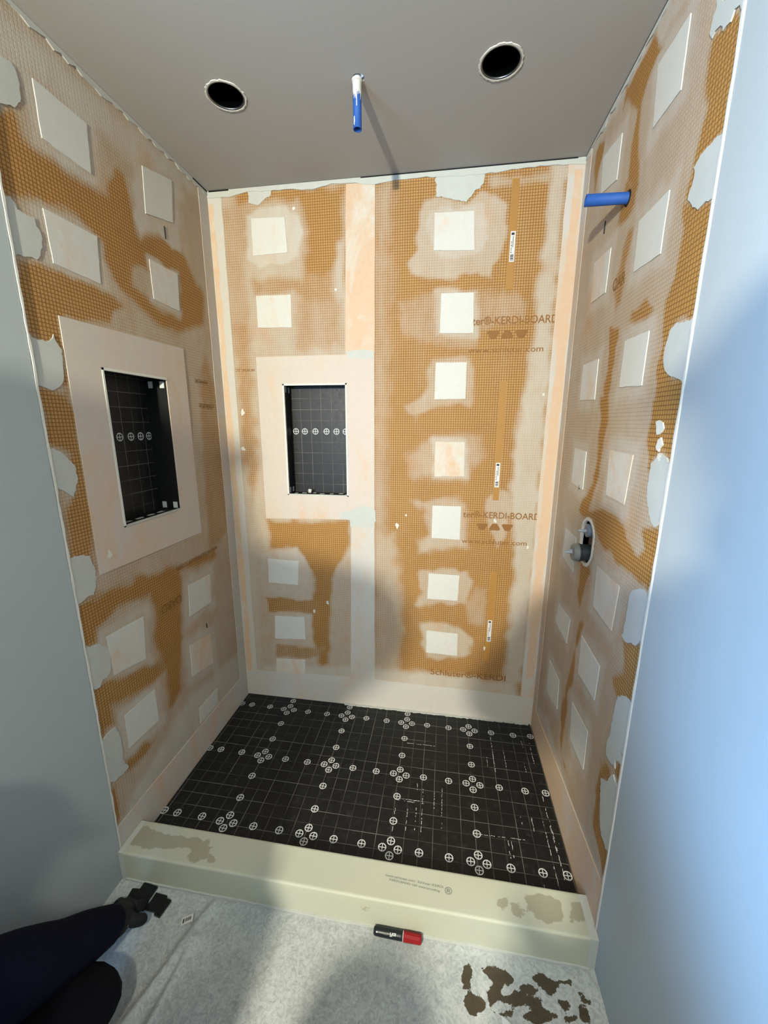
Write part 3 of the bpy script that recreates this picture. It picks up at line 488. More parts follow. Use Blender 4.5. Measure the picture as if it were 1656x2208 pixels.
for b in ((WX0, WX1, WZ0, WZ0+.05), (WX0, WX1, WZ1-.05, WZ1), (WX0, WX0+.05, WZ0, WZ1), (WX1-.05, WX1, WZ0, WZ1), (-.575, -.535, WZ0, WZ1)): bx(bm, b[0], b[1], -3.47, -3.42, b[2], b[3])
link('window_1', mesh_of(bm), M['white'], kind='structure')
# ================================================================ CURB
prof = [(YB, .03), (YB, HC-.003), (YB-.003, HC), (YF+.003, HC), (YF, HC-.003), (YF, .004)]
ss = [0.]
for a, b in zip(prof, prof[1:]): ss.append(ss[-1]+math.dist(a, b))
sv = snapped(0, ss[-1], .005, ss[1:-1])
def cpos(U, S):
    yy = np.interp(S, ss, [p[0] for p in prof]); zz = np.interp(S, ss, [p[1] for p in prof]); return np.stack([U, yy, zz], -1)
top_s = ss[2]
CS = [(1., .014, [(x, top_s+(YB-.003-y)) for x, y in p]) for p in DATA['cs']]
CS += [(.5, .01, [(.80, ss[3]+.03), (.86, ss[3]+.025), (.89, ss[3]+.06), (.78, ss[3]+.05)])]
cme = grid_surface(snapped(.0005, W-.0005, .006), sv, cpos, lambda U, V: paint(U, V, 0., CS, .012))
t = NT('cream curb membrane'); d = t.attr('mask'); n1 = t.noise(3, 4); n2 = t.noise(45, 5, .7); n3 = t.noise(24, 5, .75)
c = t.mix(n1, lin((198, 198, 172)), lin((190, 192, 178))); c = t.mix(t.math('MULTIPLY', t.ramp(n2, .5, .8), .35), c, lin((186, 188, 168)))
c = t.mix(t.ramp(t.noise(5, 3), .62, .8), c, lin((206, 196, 170)))
c = t.mix(t.math('MULTIPLY', t.ramp(t.math('ADD', d, t.math('MULTIPLY', t.math('SUBTRACT', n3, .5), 2.2)), .5, .66), .7), c, lin((150, 144, 118)))
t.bump(n2, .25, .001); M['curb'] = t.done(c, .7)
curb = thing('shower_curb', 'low cream shower curb with dried thinset stains across the opening', 'curb', (0, 0, 0))
link('membrane_cover', cme, M['curb'], curb)
bm = bmesh.new(); bx(bm, .002, W-.002, YF+.003, YB-.002, .001, HC-.004); link('foam_core', mesh_of(bm), M['mark'], curb)
bm = bmesh.new(); r_n = random.Random(3)
for i in range(60):
    x = .02+(W-.04)*i/60; bx(bm, x, x+(W-.04)/60+.001, YF-.0035-r_n.random()*.002, YF+.001, .001, .006+r_n.random()*.003)
link('sealant_bead', mesh_of(bm), M['comp'], curb)
bm = bmesh.new(); bx(bm, .0045, .022, YF-.0008, YB-.004, .006, HC+.0006); bx(bm, W-.026, W-.0045, YF-.0008, YB-.004, .006, HC+.0006)
link('end_band', mesh_of(bm), M['comp'], curb)
def curb_text(s, x0, x1, y0, y1, h, mat):
    o = text_obj('lettering', s, 'F', 0, 1, 0, 1, curb, mat, off=0)
    for v in o.data.vertices:
        x, y = v.co.x, v.co.y; v.co = (x0+(x1-x0)*x, y0+(y1-y0)*x+h*y, HC+.0008)
curb_text('www.schluter.com  Schluter-KERDI', .89, 1.07, -.822, -.828, .007, M['greyink'])
curb_text('KERDI-BAND 100 waterproofing', .905, 1.06, -.832, -.840, .006, M['greyink'])
curb_text('®', 1.075, 1.097, -.842, -.842, .020, M['greyink'])
# ================================================================ TRAY
tray = thing('shower_tray', 'black foam shower tray with scored grid and white crosshair circles', 'shower tray', (0, 0, 0))
bm = bmesh.new(); bx(bm, .006, W-.008, YB+.001, -.003, .001, ZP)
link('foam_base', mesh_of(bm), M['tray'], tray)
# pale sealant crumbs along the back and left edges
bm = bmesh.new(); r_n = random.Random(9)
for i in range(90):
    x = .55+(W-.57)*i/90; bx(bm, x, x+.013, -.010-r_n.random()*.005, -.0015, ZP-.001, ZP+.004+r_n.random()*.003)
link('sealant_bead', mesh_of(bm), M['comp'], tray)
def cross_mesh():
    bm = bmesh.new(); R, r, h = .0145, .0112, .0004; n_ = 28
    o = [bm.verts.new((R*math.cos(2*math.pi*i/n_), R*math.sin(2*math.pi*i/n_), h)) for i in range(n_)]
    k = [bm.verts.new((r*math.cos(2*math.pi*i/n_), r*math.sin(2*math.pi*i/n_), h)) for i in range(n_)]
    for i in range(n_): bm.faces.new((o[i], o[(i+1) % n_], k[(i+1) % n_], k[i]))
    for a, b in (((-.0118, -.0013), (.0118, .0013)), ((-.0013, -.0118), (.0013, .0118))):
        bm.faces.new([bm.verts.new((x, y, h+.00005*(a[0] < -.01))) for x, y in ((a[0], a[1]), (b[0], a[1]), (b[0], b[1]), (a[0], b[1]))])
    me = bpy.data.meshes.new('crosshair'); bm.to_mesh(me); bm.free(); me.materials.append(M['mark']); return me
XM = cross_mesh()
NX = [.272, .5815, .887, 1.191]; NY = [-.090, -.388, -.690]; pts = []
for j, y in enumerate(NY):
    for x in NX: pts += [(x-.027, y), (x+.027, y-.001), (x, y+.0245), (x, y-.0245)]
    for x in (.011, .066, .168, .377, .479, .684, .786, .988, 1.092, 1.296, 1.398, 1.478): pts.append((x, y+(.004 if x < .2 or x > 1.45 else 0)))
for x in NX:
    for y in (-.190, -.290, -.491, -.591): pts.append((x, y))
for x in NX[:3]: pts.append((x, -.026))
for x, y in pts:
    o = link('printed_marker', XM, None, tray); o.location = (x+random.uniform(-.001, .001), y+random.uniform(-.001, .001), ZP)
# white dust scratches left in the score lines
bm = bmesh.new(); r_n = random.Random(21)
def scratch(x0, y0, x1, y1, w_=.0016):
    L = math.dist((x0, y0), (x1, y1)); m = max(1, int(L/.006)); vert = abs(y1-y0) > abs(x1-x0)
    for i in range(m):
        if r_n.random() < .42: continue
        x = x0+(x1-x0)*(i+.5)/m+r_n.uniform(-.001, .001); y = y0+(y1-y0)*(i+.5)/m+r_n.uniform(-.001, .001); s = r_n.uniform(.3, 1)*w_/2; l = .004*r_n.uniform(.5, 1.1)
        a, b = (s, l) if vert else (l, s)
        bm.faces.new([bm.verts.new(p) for p in ((x-a, y-b, ZP+.0004), (x+a, y-b, ZP+.0004), (x+a*.7, y+b, ZP+.0004), (x-a, y+b*.8, ZP+.0004))])
for s in ((.887, -.50, .997, -.497), (.887, -.505, .997, -.505), (.887, -.54, .887, -.63), (.912, -.44, .912, -.46), (.935, -.53, .935, -.62), (.965, -.42, .965, -.47), (.968, -.52, .968, -.62), (.99, -.44, .99, -.63), (1.035, -.44, 1.035, -.52), (1.065, -.42, 1.065, -.60),
          (1.43, -.12, 1.43, -.16), (1.465, -.12, 1.463, -.25), (1.462, -.40, 1.462, -.62), (1.44, -.50, 1.44, -.56), (1.40, -.50, 1.40, -.55), (1.36, -.50, 1.36, -.53), (1.465, -.50, 1.465, -.70), (1.30, -.60, 1.30, -.66), (1.312, -.60, 1.312, -.66), (1.20, -.592, 1.36, -.588), (.90, -.215, 1.03, -.213), (1.29, -.12, 1.29, -.33), (1.26, -.24, 1.26, -.3), (1.42, -.24, 1.42, -.3), (1.394, -.70, 1.394, -.745), (1.44, -.56, 1.44, -.72), (1.34, -.20, 1.34, -.28)):
    scratch(*s, w_=.0026)
link('dust_streaks', mesh_of(bm), M['mark'], tray, kind='stuff')
# ================================================================ NICHES
def niche(name, label, pl, box, depth, mat, marks, zc, tabs):
    a, b, c, d = box; o = thing(name, label, 'niche', (0, 0, 0)); t_ = .012
    def B(u0, u1, z0, z1, d0, d1, nm, m, bev=0):
        if pl == 'B': bb = (u0, u1, d0, d1, z0, z1)
        else: bb = (-d1, -d0, u0, u1, z0, z1)
        return box_obj(nm, bb, m, o, bev)
    B(a, b, c, d, depth, depth+t_, 'back_panel', M[mat])
    B(a-t_, a, c-t_, d+t_, .001, depth, 'side_panel', M['foam']); B(b, b+t_, c-t_, d+t_, .001, depth, 'side_panel', M['foam'])
    B(a, b, d, d+t_, .001, depth, 'top_panel', M['foam']); B(a, b, c-t_, c, .001, depth, 'bottom_panel', M['foam'])
    e = .008
    for k, (u0, u1, z0, z1) in enumerate(((a, a+e, c, d), (b-e, b, c, d), (a, b, d-e, d), (a, b, c, c+e*.7))):
        if k == 1 and pl == 'L': continue
        B(u0, u1, z0, z1, -.0045, .006, 'edge_trim', M['white' if k != 3 else 'comp'], .0008)
    for u in marks:
        q = link('printed_marker', XM, None, o)
        if pl == 'B': q.rotation_euler = (math.pi/2, 0, 0); q.location = (u, depth-.0002, zc)
        else: q.rotation_euler = (math.pi/2, 0, math.pi/2); q.location = (-depth+.0002, u, zc)
    for bb in tabs: box_obj('white_sticker', bb, M['mark'], o)
    return o
tb = []
for k, x in enumerate((.315, .352, .40, .445, .49, .535, .57)):
    w_ = .022 if k % 2 else .018; tb.append((x-w_/2, x+w_/2, .045+.01*(k % 3), .055+.01*(k % 3)+.006*(k % 2), NB[2]+.0001, NB[2]+.0008))
for z in (NB[3]-.035, NB[2]+.006):
    tb += [(NB[0]+.0001, NB[0]+.0008, .022, .040, z, z+.026), (NB[0]+.0001, NB[0]+.0008, .062, .078, z, z+.024)]
niche('wall_niche', 'black niche in the back wall with six white crosshair circles', 'B', NB, .089, 'nicheB', (.311, .356, .409, .464, .513, .558), 1.4625, tb)
tl = []
for k, y in enumerate((-.60, -.545, -.49, -.44)): tl.append((-.052, -.040, y-.014, y+.014, NL[2]+.0001, NL[2]+.0008))
for z in (NL[3]-.036, NL[2]+.006): tl += [(-.028, -.010, NL[1]-.0008, NL[1]-.0001, z, z+.024), (-.075, -.057, NL[1]-.0008, NL[1]-.0001, z, z+.024)]
niche('wall_niche', 'black niche in the left wall, seen steeply, with four white circles', 'L', NL, .089, 'nicheL', (-.589, -.537, -.487, -.440, -.398)[1:], 1.4515, tl)
# crumpled white scrap lying in the back niche
bm = bmesh.new(); lathe(bm, [(0, .003), (.004, .011), (.010, .012), (.014, .008), (.017, .003)], (.378, .045, NB[2]+.010), (1, .3, .5), 9)
for v in bm.verts: v.co += Vector([random.uniform(-.0025, .0025) for _ in range(3)])
link('paper_scrap', mesh_of(bm), M['paper'], None, None, 'crumpled white scrap of paper on the floor of the back wall niche', 'scrap')
# ================================================================ CEILING CANS, PIPES, VALVE
for (cx, cy), lab in zip(CANS, ('open black recessed light can in the ceiling, left of the blue taped pipe', 'open black recessed light can in the ceiling, right of the blue taped pipe')):
    o = thing('recessed_light_can', lab, 'ceiling light', (cx, cy, H), 'open light cans in the ceiling')
    bm = bmesh.new(); lathe(bm, [(.0, .0525), (.15, .0525), (.15, .0)], (0, 0, 0), (0, 0, 1), 40, close=False); link('can_wall', mesh_of(bm, smooth=True), M['darkmetal'], o)
    bm = bmesh.new(); lathe(bm, [(-.0015, .0545), (.004, .0535), (.004, .049), (-.001, .0495), (-.0015, .0545)], (0, 0, 0), (0, 0, 1), 40, close=False); link('metal_rim', mesh_of(bm, smooth=True), M['steel'], o)
    rg = random.Random(int(cx*100)); n_ = 60
    out = [(cx+(.0575+rg.uniform(-.0018, .0028))*math.cos(2*math.pi*i/n_), cy+(.0575+rg.uniform(-.0018, .0028))*math.sin(2*math.pi*i/n_)) for i in range(n_)]
    me = sheet('F', [out, can_hole(cx, cy, .0535, n_)], H-.0022, H+.0005); me.transform(Matrix.Translation((-cx, -cy, -H))); link('filler_ring', me, M['white'], o)
    bm = bmesh.new(); bx(bm, -.012, .012, -.05, .05, .09, .094); bx(bm, -.004, .004, -.004, .004, .06, .10); link('mounting_bracket', mesh_of(bm), M['black'], o)
# pipe from the ceiling
o = thing('ceiling_pipe_stub', 'short pipe hanging from the ceiling wrapped in blue tape with white paint', 'pipe', (PIPE[0], PIPE[1], H))
bm = bmesh.new(); lathe(bm, [(.03, .0115), (-.040, .0115)], (0, 0, 0), (0, 0, 1), 24); link('pipe', mesh_of(bm, smooth=True), M['pvc'], o)
bm = bmesh.new(); lathe(bm, [(-.002, .0150), (-.008, .0150), (-.010, .0122), (-.002, .0122), (-.002, .0150)], (0, 0, 0), (0, 0, 1), 24, close=False); link('white_collar', mesh_of(bm), M['pvc'], o)
bm = bmesh.new(); lathe(bm, [(-.030, .0121), (-.121, .0123), (-.121, .0108), (-.100, .0105)], (0, 0, 0), (0, 0, 1), 24, close=False); link('blue_tape', mesh_of(bm, smooth=True), M['tape'], o)
bm = bmesh.new(); bmesh.ops.create_circle(bm, cap_ends=True, segments=24, radius=.0107, matrix=Matrix.Translation((0, 0, -.112))); link('taped_end', mesh_of(bm), plain('deep blue tape', (18, 44, 120), .6), o)
bm = bmesh.new(); rg = random.Random(5); n_ = 40
for i in range(n_):                                # ragged paint edge over the tape
    a0, a1 = 2*math.pi*i/n_, 2*math.pi*(i+1)/n_; z0 = -.036-rg.random()*.018-(.02 if i % 13 == 4 else 0)
    bm.faces.new([bm.verts.new(p) for p in ((.0127*math.cos(a0), .0127*math.sin(a0), -.008), (.0127*math.cos(a1), .0127*math.sin(a1), -.008), (.0127*math.cos(a1), .0127*math.sin(a1), z0), (.0127*math.cos(a0), .0127*math.sin(a0), z0-.003*rg.random()))])
a0 = -2.3
bm.faces.new([bm.verts.new((.0127*math.cos(a0+a), .0127*math.sin(a0+a), z)) for a, z in ((0, -.095), (.25, -.093), (.35, -.105), (.2, -.117), (-.05, -.112))])
link('white_paint', mesh_of(bm), M['pvc'], o)
# pipe from the right wall (shower arm stub)
o = thing('wall_pipe_stub', 'short pipe wrapped in blue tape sticking out of the right wall', 'pipe', (W, -.440, 2.105))
P0 = (W+.02, -.440, 2.105); ax = (-1, .055, .04)
bm = bmesh.new(); lathe(bm, [(.0, .014), (.128, .0145), (.128, .0125), (.10, .0122)], (.02, 0, 0), ax, 14, close=False)
for v in bm.verts: v.co += Vector((0, random.uniform(-.0006, .0006), random.uniform(-.0006, .0006)))
link('blue_tape', mesh_of(bm, smooth=True), M['tape'], o)
bm = bmesh.new(); lathe(bm, [(0, .0105), (.118, .0105)], (.02, 0, 0), ax, 20); link('pipe', mesh_of(bm, smooth=True), M['steel'], o)
bm = bmesh.new(); lathe(bm, [(.014, .0185), (.021, .0150)], (.02, 0, 0), (-1, 0, 0), 20, close=False); link('tape_flare', mesh_of(bm, smooth=True), M['tape'], o)
bm = bmesh.new(); lathe(bm, [(-.0005, .021), (.0012, .019), (.0012, .013)], (0, 0, 0), (-1, 0, 0), 18, close=False); link('hole_shade_ring', mesh_of(bm), M['void'], o)  # black ring stands in for the shade in the gap round the pipe
# valve
o = thing('shower_valve', 'rough-in shower valve with grey cartridge and two stems in a cut slot', 'valve', (W, -.44, 1.12))
ring = ragged(stadium(-.440, 1.040, 1.202, .062, 14), .006, .002, 5); me = sheet('R', [ring, stadium(-.440, 1.050, 1.192, .0515, 14)], -.006, .0022); me.transform(Matrix.Translation((-W, .44, -1.12))); link('cut_edge', me, M['white'], o)
me = sheet('R', [stadium(-.440, 1.035, 1.207, .066, 14)], -.045, -.043); me.transform(Matrix.Translation((-W, .44, -1.12))); link('cavity_shade_sheet', me, M['void'], o)  # black sheet, the shade inside the wall put into its colour
bm = bmesh.new(); bx(bm, .012, .04, -.030, .026, -.070, .066, .008); link('valve_body', mesh_of(bm), plain('dark casting', (24, 26, 32), .45, metal=.4), o)
bm = bmesh.new(); lathe(bm, [(-.02, .028), (.020, .028), (.0225, .0305), (.026, .0305), (.027, .0285)], (.0, -.008, -.034), (-1, 0, 0), 36); link('cartridge_sleeve', mesh_of(bm, smooth=False), plain('dark grey steel', (84, 92, 98), .35, metal=.7), o)
bm = bmesh.new(); lathe(bm, [(.026, .0288), (.040, .0285), (.044, .025), (.0445, .008)], (.0, -.008, -.034), (-1, 0, 0), 36); link('cartridge_cap', mesh_of(bm, smooth=False), plain('grey plastic cap', (136, 140, 134), .45), o)
bm = bmesh.new(); lathe(bm, [(.044, .0055), (.060, .0050), (.068, .0036), (.069, .0015)], (.0, -.008, -.034), (-1, 0, 0), 14); bx(bm, -.0535, -.0435, -.0105, -.0055, -.030, -.024); link('lower_stem', mesh_of(bm), plain('pale grey plastic', (176, 182, 190), .45), o)
bm = bmesh.new(); lathe(bm, [(-.02, .022), (.004, .022), (.006, .018)], (0, .0, .040), (-1, 0, 0), 30); link('diverter_disc', mesh_of(bm), plain('blue grey plastic', (120, 130, 146), .4), o)
bm = bmesh.new(); lathe(bm, [(.0, .0055), (.022, .0050), (.030, .0034), (.031, .001)], (0, .0, .038), (-1, 0, 0), 14); link('upper_stem', mesh_of(bm), plain('pale grey plastic 2', (168, 174, 182), .45), o)
# ================================================================ SMALL THINGS ON THE FLOOR
# marker pen
ang = math.atan2(-.896+.895, 1.010-.869); mk = thing('marker_pen', 'thick black marker pen with a red cap lying against the curb', 'marker', (.868, -.9045, .0145)); mk.rotation_euler = (0, 0, -.006)
bm = bmesh.new(); lathe(bm, [(.0, .008), (.003, .0108), (.012, .0118), (.080, .0122), (.088, .0118), (.090, .0105)], (0, 0, 0), (1, 0, 0), 26); link('barrel', mesh_of(bm, smooth=True), plain('marker barrel', (28, 34, 38), .35), mk)
bm = bmesh.new(); lathe(bm, [(.089, .0118), (.091, .0134), (.138, .0130), (.143, .0105)], (0, 0, 0), (1, 0, 0), 8); bx(bm, .094, .140, -.0025, .0025, .011, .0155, .001); link('red_cap', mesh_of(bm), plain('red plastic', (150, 22, 26), .4), mk)
bm = bmesh.new(); lathe(bm, [(.0878, .0122), (.0895, .0122)], (0, 0, 0), (1, 0, 0), 26, close=False); link('white_ring', mesh_of(bm), M['mark'], mk)
def pen_text(s, x0, x1, h, mat):
    q = text_obj('lettering', s, 'F', 0, 1, 0, 1, mk, mat, off=0, fat=.02)
    for v in q.data.vertices:
        a = .75+(v.co.y-.5)*h/.0124; v.co = (x0+(x1-x0)*v.co.x, -.0126*math.sin(a), .0126*math.cos(a))
pen_text('Pica', .050, .068, .009, M['mark']); pen_text('XXL', .030, .044, .006, M['greyink']); pen_text('•', .008, .013, .009, M['mark'])
# black tile samples under the worker's glove
TS = [(.092, -.934, .004, .10, .052, .046, 'leftmost of four black tile samples, mostly under the glove'), (.117, -.920, .0085, -.08, .052, .046, 'topmost black tile sample, its far edge nearest the curb'),
      (.169, -.937, .004, -.05, .042, .046, 'black tile sample just right of the gloved hand'), (.200, -.948, .0085, -.13, .022, .046, 'narrow black tile sample at the right end of the fan')]
M['tile'] = plain('dark ceramic', (26, 28, 28), .35, var=.3)
for x, y, z, a, w_, h_, lab in TS:
    tt = thing('tile_sample', lab, 'tile', (x, y, z), 'black tile samples by the curb'); tt.rotation_euler = (0, 0, a)
    bm = bmesh.new(); bx(bm, -w_/2, w_/2, -h_/2, h_/2, -.0005, .0035, .0006); link('glazed_face', mesh_of(bm), M['tile'], tt)
    bm = bmesh.new(); bx(bm, -w_/2, w_/2, -h_/2, h_/2, -.004, -.0006); link('tile_body', mesh_of(bm), plain('grey tile body', (84, 88, 84), .7), tt)
# barcode sticker
o = thing('barcode_sticker', 'small white sticker with a black barcode on the fleece floor', 'sticker', (.297, -.9645, .0095)); o.rotation_euler = (-.05, -.20, .42)
bm = bmesh.new(); bx(bm, -.0175, .0175, -.0105, .0105, 0, .0006); link('sticker_paper', mesh_of(bm), M['paper'], o)
bm = bmesh.new(); bx(bm, -.0135, -.0095, -.0055, .006, .0006, .0009)
for k in range(10): bx(bm, -.0075+k*.002, -.0075+k*.002+(.0013 if k % 3 else .0008), -.0035, .006, .0006, .0009)
link('barcode', mesh_of(bm), M['ink'], o)
# tip of a plastic scraper at the bottom edge of the view
o = thing('plastic_scraper', 'pale plastic scraper lying on the stained floor, only its tip in view', 'scraper', (1.224, -1.022, .004)); o.rotation_euler = (0, 0, math.radians(-52))
bm = bmesh.new(); vs4 = [(0, 0), (.014, -.010), (.10, -.034), (.14, -.034), (.14, .030), (.10, .030), (.014, .008)]
a = [bm.verts.new((x, y, .0)) for x, y in vs4]; b = [bm.verts.new((x, y, .0022)) for x, y in vs4]; bm.faces.new(a); bm.faces.new(b)
for k in range(7): bm.faces.new((a[k], a[(k+1) % 7], b[(k+1) % 7], b[k]))
link('blade', mesh_of(bm), M['mark'], o)
bm = bmesh.new(); bx(bm, .13, .24, -.018, .014, -.002, .014, .005); link('handle', mesh_of(bm), M['comp'], o)
# ================================================================ LAMP FIXTURES behind the camera
o = thing('wall_lamp', 'round globe wall lamp on the wall behind the photographer', 'lamp', (.405, -3.4, 1.90))
bm = bmesh.new(); lathe(bm, [(0, .06), (.02, .06), (.03, .03), (.12, .012), (.15, .012)], (0, 0, 0), (0, 1, 0), 24); link('bracket', mesh_of(bm), M['steel'], o)
o = thing('recessed_downlight', 'small lit round downlight in the ceiling behind the photographer', 'ceiling light', (1.08, -2.57, H))
bm = bmesh.new(); lathe(bm, [(-.001, .085), (-.006, .08), (-.006, .066), (-.001, .066)], (0, 0, 0), (0, 0, 1), 30, close=False); link('trim_ring', mesh_of(bm), M['white'], o)
o = thing('shadow_roll', 'unseen upright roll behind the camera, added to cast the round floor shadow', 'roll', (.643, -2.16, .003))  # invented roll out of view, placed to throw a rounded shadow on the floor
bm = bmesh.new(); lathe(bm, [(0, .086), (.005, .090), (.955, .090), (.967, .084), (.968, .03), (.90, .028)], (0, 0, 0), (0, 0, 1), 36, close=False); link('shadow_roll_shell', mesh_of(bm), M['orangefilm'], o)
# ================================================================ PEOPLE
def skin(name, nodes, edges, mat, parent, sub=2):
    """nodes: name -> (x, y, z, r)"""
    keys = list(nodes); me = bpy.data.meshes.new(name)
    me.from_pydata([nodes[k][:3] for k in keys], [(keys.index(a), keys.index(b)) for a, b in edges], [])
    o = bpy.data.objects.new('tmp', me); COL.objects.link(o); o.modifiers.new('s', 'SKIN')
    sv_ = me.skin_vertices[0].data
    for i, k in enumerate(keys): sv_[i].radius = (nodes[k][3],)*2; sv_[i].use_root = (i == 0)
    m = o.modifiers.new('b', 'SUBSURF'); m.levels = m.render_levels = sub
    bpy.context.view_layer.update(); dg = bpy.context.evaluated_depsgraph_get()
    r = bpy.data.meshes.new_from_object(o.evaluated_get(dg)); bpy.data.objects.remove(o)
    for p in r.polygons: p.use_smooth = True
    r.materials.clear()
    return link(name, r, mat, parent)
def hand(nodes, edges, w, p, side, tag, spread, wristr=.026):
    """w wrist, p palm-direction point, side = sideways unit towards the thumb"""
    w, p, s = Vector(w), Vector(p), Vector(side).normalized(); d = (p-w).normalized(); nrm = d.cross(s).normalized()
    if nrm.z > 0: nrm = -nrm                      # towards the floor or object
    nodes[tag+'palm'] = (*(w+d*.045), .030); edges.append((tag+'w', tag+'palm'))
    nodes[tag+'kn'] = (*(w+d*.080), .026); edges.append((tag+'palm', tag+'kn'))
    for i, (off, L) in enumerate(((.030, .068), (.010, .078), (-.011, .072), (-.031, .056))):
        b = w+d*.088+s*off; k1 = b+(d+s*off*spread)*L*.45+nrm*.004; k2 = k1+(d*.8+s*off*spread+nrm*.5).normalized()*L*.33; k3 = k2+(d*.45+nrm*.8).normalized()*L*.26
        for nm, q, r in (('a', b, .0105), ('b', k1, .0098), ('c', k2, .009), ('d', k3, .0078)): nodes[tag+nm+str(i)] = (*q, r)
        edges.extend([(tag+'kn', tag+'a'+str(i)), (tag+'a'+str(i), tag+'b'+str(i)), (tag+'b'+str(i), tag+'c'+str(i)), (tag+'c'+str(i), tag+'d'+str(i))])
    b = w+d*.028+s*.034; k1 = b+(d*.7+s*.8).normalized()*.034+nrm*.006; k2 = k1+(d*.9+s*.15+nrm*.4).normalized()*.028
    for nm, q, r in (('a', b, .013), ('b', k1, .0112), ('c', k2, .0092)): nodes[tag+'t'+nm] = (*q, r)
    edges.extend([(tag+'palm', tag+'ta'), (tag+'ta', tag+'tb'), (tag+'tb', tag+'tc')])
def figure(label, J, cols, hide_face=False, glove=False):
    """J: joints. cols: jacket, trousers, boots, skin, hair materials"""
    P = thing('person', label, 'person', J['pelvis'])
    inv = Vector(J['pelvis']); A = {k: Vector(v)-inv for k, v in J.items()}
    N = {}; E_ = []
    def nd(k, r, key=None): N[k] = (*A[key or k], r)
    nd('pelvis', .105); nd('waist', .10); nd('chest', .115); nd('neck', .05); nd('headlow', .066); nd('head', .088); nd('crown', .062)
    E_ += [('pelvis', 'waist'), ('waist', 'chest'), ('chest', 'neck'), ('neck', 'headlow'), ('headlow', 'head'), ('head', 'crown')]
    for s in 'LR':
        nd('sh'+s, .055); nd('el'+s, .040); N[s+'w'] = (*A['wr'+s], .026); nd('hip'+s, .082); nd('kn'+s, .055); nd('an'+s, .036); nd('to'+s, .030)
        E_ += [('chest', 'sh'+s), ('sh'+s, 'el'+s), ('el'+s, s+'w'), ('pelvis', 'hip'+s), ('hip'+s, 'kn'+s), ('kn'+s, 'an'+s), ('an'+s, 'to'+s)]
        hand(N, E_, A['wr'+s], A['pm'+s], A['th'+s]-A['wr'+s], s, 3)
    # face direction
    fd = (A['nose']-A['head']).normalized(); up = (A['crown']-A['headlow']).normalized(); rt_ = fd.cross(up).normalized()
    N['nose'] = (*(A['head']+fd*.098-up*.012), .011); E_.append(('head', 'nose'))
    body = skin('body', N, E_, cols['skin'], P)
    hd = A['head']
    bm = bmesh.new()
    for sx in (-1, 1):
        bmesh.ops.create_icosphere(bm, subdivisions=2, radius=.011, matrix=Matrix.Translation(hd+fd*.080+rt_*sx*.030+up*.012))
    link('eyes', mesh_of(bm, smooth=True), M['mark'], P)
    bm = bmesh.new(); bmesh.ops.create_icosphere(bm, subdivisions=2, radius=.012, matrix=Matrix.Translation(hd+fd*.083-up*.048))
    link('mouth', mesh_of(bm, smooth=True), plain('lips', (150, 84, 76), .5), P)
    bm = bmesh.new()
    for sx in (-1, 1): bmesh.ops.create_icosphere(bm, subdivisions=2, radius=.022, matrix=Matrix.Translation(hd+rt_*sx*.085-up*.005))
    link('ears', mesh_of(bm, smooth=True), cols['skin'], P)
    skin('hair', {'a': (*(hd-fd*.018+up*.035), .090), 'b': (*(hd-fd*.05-up*.02), .078), 'c': (*(hd-fd*.04-up*.06), .05)}, [('a', 'b'), ('b', 'c')], cols['hair'], P)
    j = {'chest': (*A['chest'], .155), 'waist': (*A['waist'], .145), 'hem': (*A['pelvis'], .140), 'collar': (*(A['neck']*.7+A['chest']*.3), .072)}; je = [('chest', 'waist'), ('waist', 'hem'), ('chest', 'collar')]
    tr = {'p': (*A['pelvis'], .130)}; te = []
    for s in 'LR':
        mid = A['el'+s].lerp(A['wr'+s], .5); cu = A['el'+s].lerp(A['wr'+s], .93); up_ = A['sh'+s].lerp(A['el'+s], .5); fo = A['el'+s].lerp(A['wr'+s], .25)
        j.update({'tz'+s: (*A['sh'+s].lerp(A['neck'], .5), .085), 'sh'+s: (*A['sh'+s], .092), 'up'+s: (*(up_+Vector((0, 0, .006))), .074), 'el'+s: (*A['el'+s], .092), 'fo'+s: (*(fo+Vector((0, 0, .016))), .082), 'mi'+s: (*mid, .070), 'mj'+s: (*(mid.lerp(cu, .5)+Vector((0, 0, .010))), .064), 'cu'+s: (*A['wr'+s].lerp(A['pm'+s], .25), .044)})
        je += [('chest', 'tz'+s), ('tz'+s, 'sh'+s), ('sh'+s, 'up'+s), ('up'+s, 'el'+s), ('el'+s, 'fo'+s), ('fo'+s, 'mi'+s), ('mi'+s, 'mj'+s), ('mj'+s, 'cu'+s)]
        lo = A['kn'+s].lerp(A['an'+s], .85)
        tr.update({'h'+s: (*A['hip'+s], .105), 'q'+s: (*A['hip'+s].lerp(A['kn'+s], .5), .112), 'k'+s: (*A['kn'+s], .095), 'm'+s: (*A['kn'+s].lerp(A['an'+s], .4), .070), 'l'+s: (*lo, .058)}); te += [('p', 'h'+s), ('h'+s, 'q'+s), ('q'+s, 'k'+s), ('k'+s, 'm'+s), ('m'+s, 'l'+s)]
        skin('boot', {'a': (*A['kn'+s].lerp(A['an'+s], .75), .050), 'b': (*A['an'+s], .050), 'c': (*A['an'+s].lerp(A['to'+s], .5), .046), 'd': (*A['to'+s], .042)}, [('a', 'b'), ('b', 'c'), ('c', 'd')], cols['boots'], P)
        if glove:
            gn, ge = {s+'w': (*A['wr'+s], .034), s+'v': (*A['wr'+s].lerp(A['el'+s], .12), .036)}, [(s+'v', s+'w')]; hand(gn, ge, A['wr'+s], A['pm'+s], A['th'+s]-A['wr'+s], s, 3)
            gn = {k: (v[0], v[1], v[2], v[3]+.0055) for k, v in gn.items()}
            skin('glove', gn, ge, cols['glove'], P)
    skin('jacket', j, je, cols['jacket'], P); skin('trousers', tr, te, cols['trousers'], P)
    return P
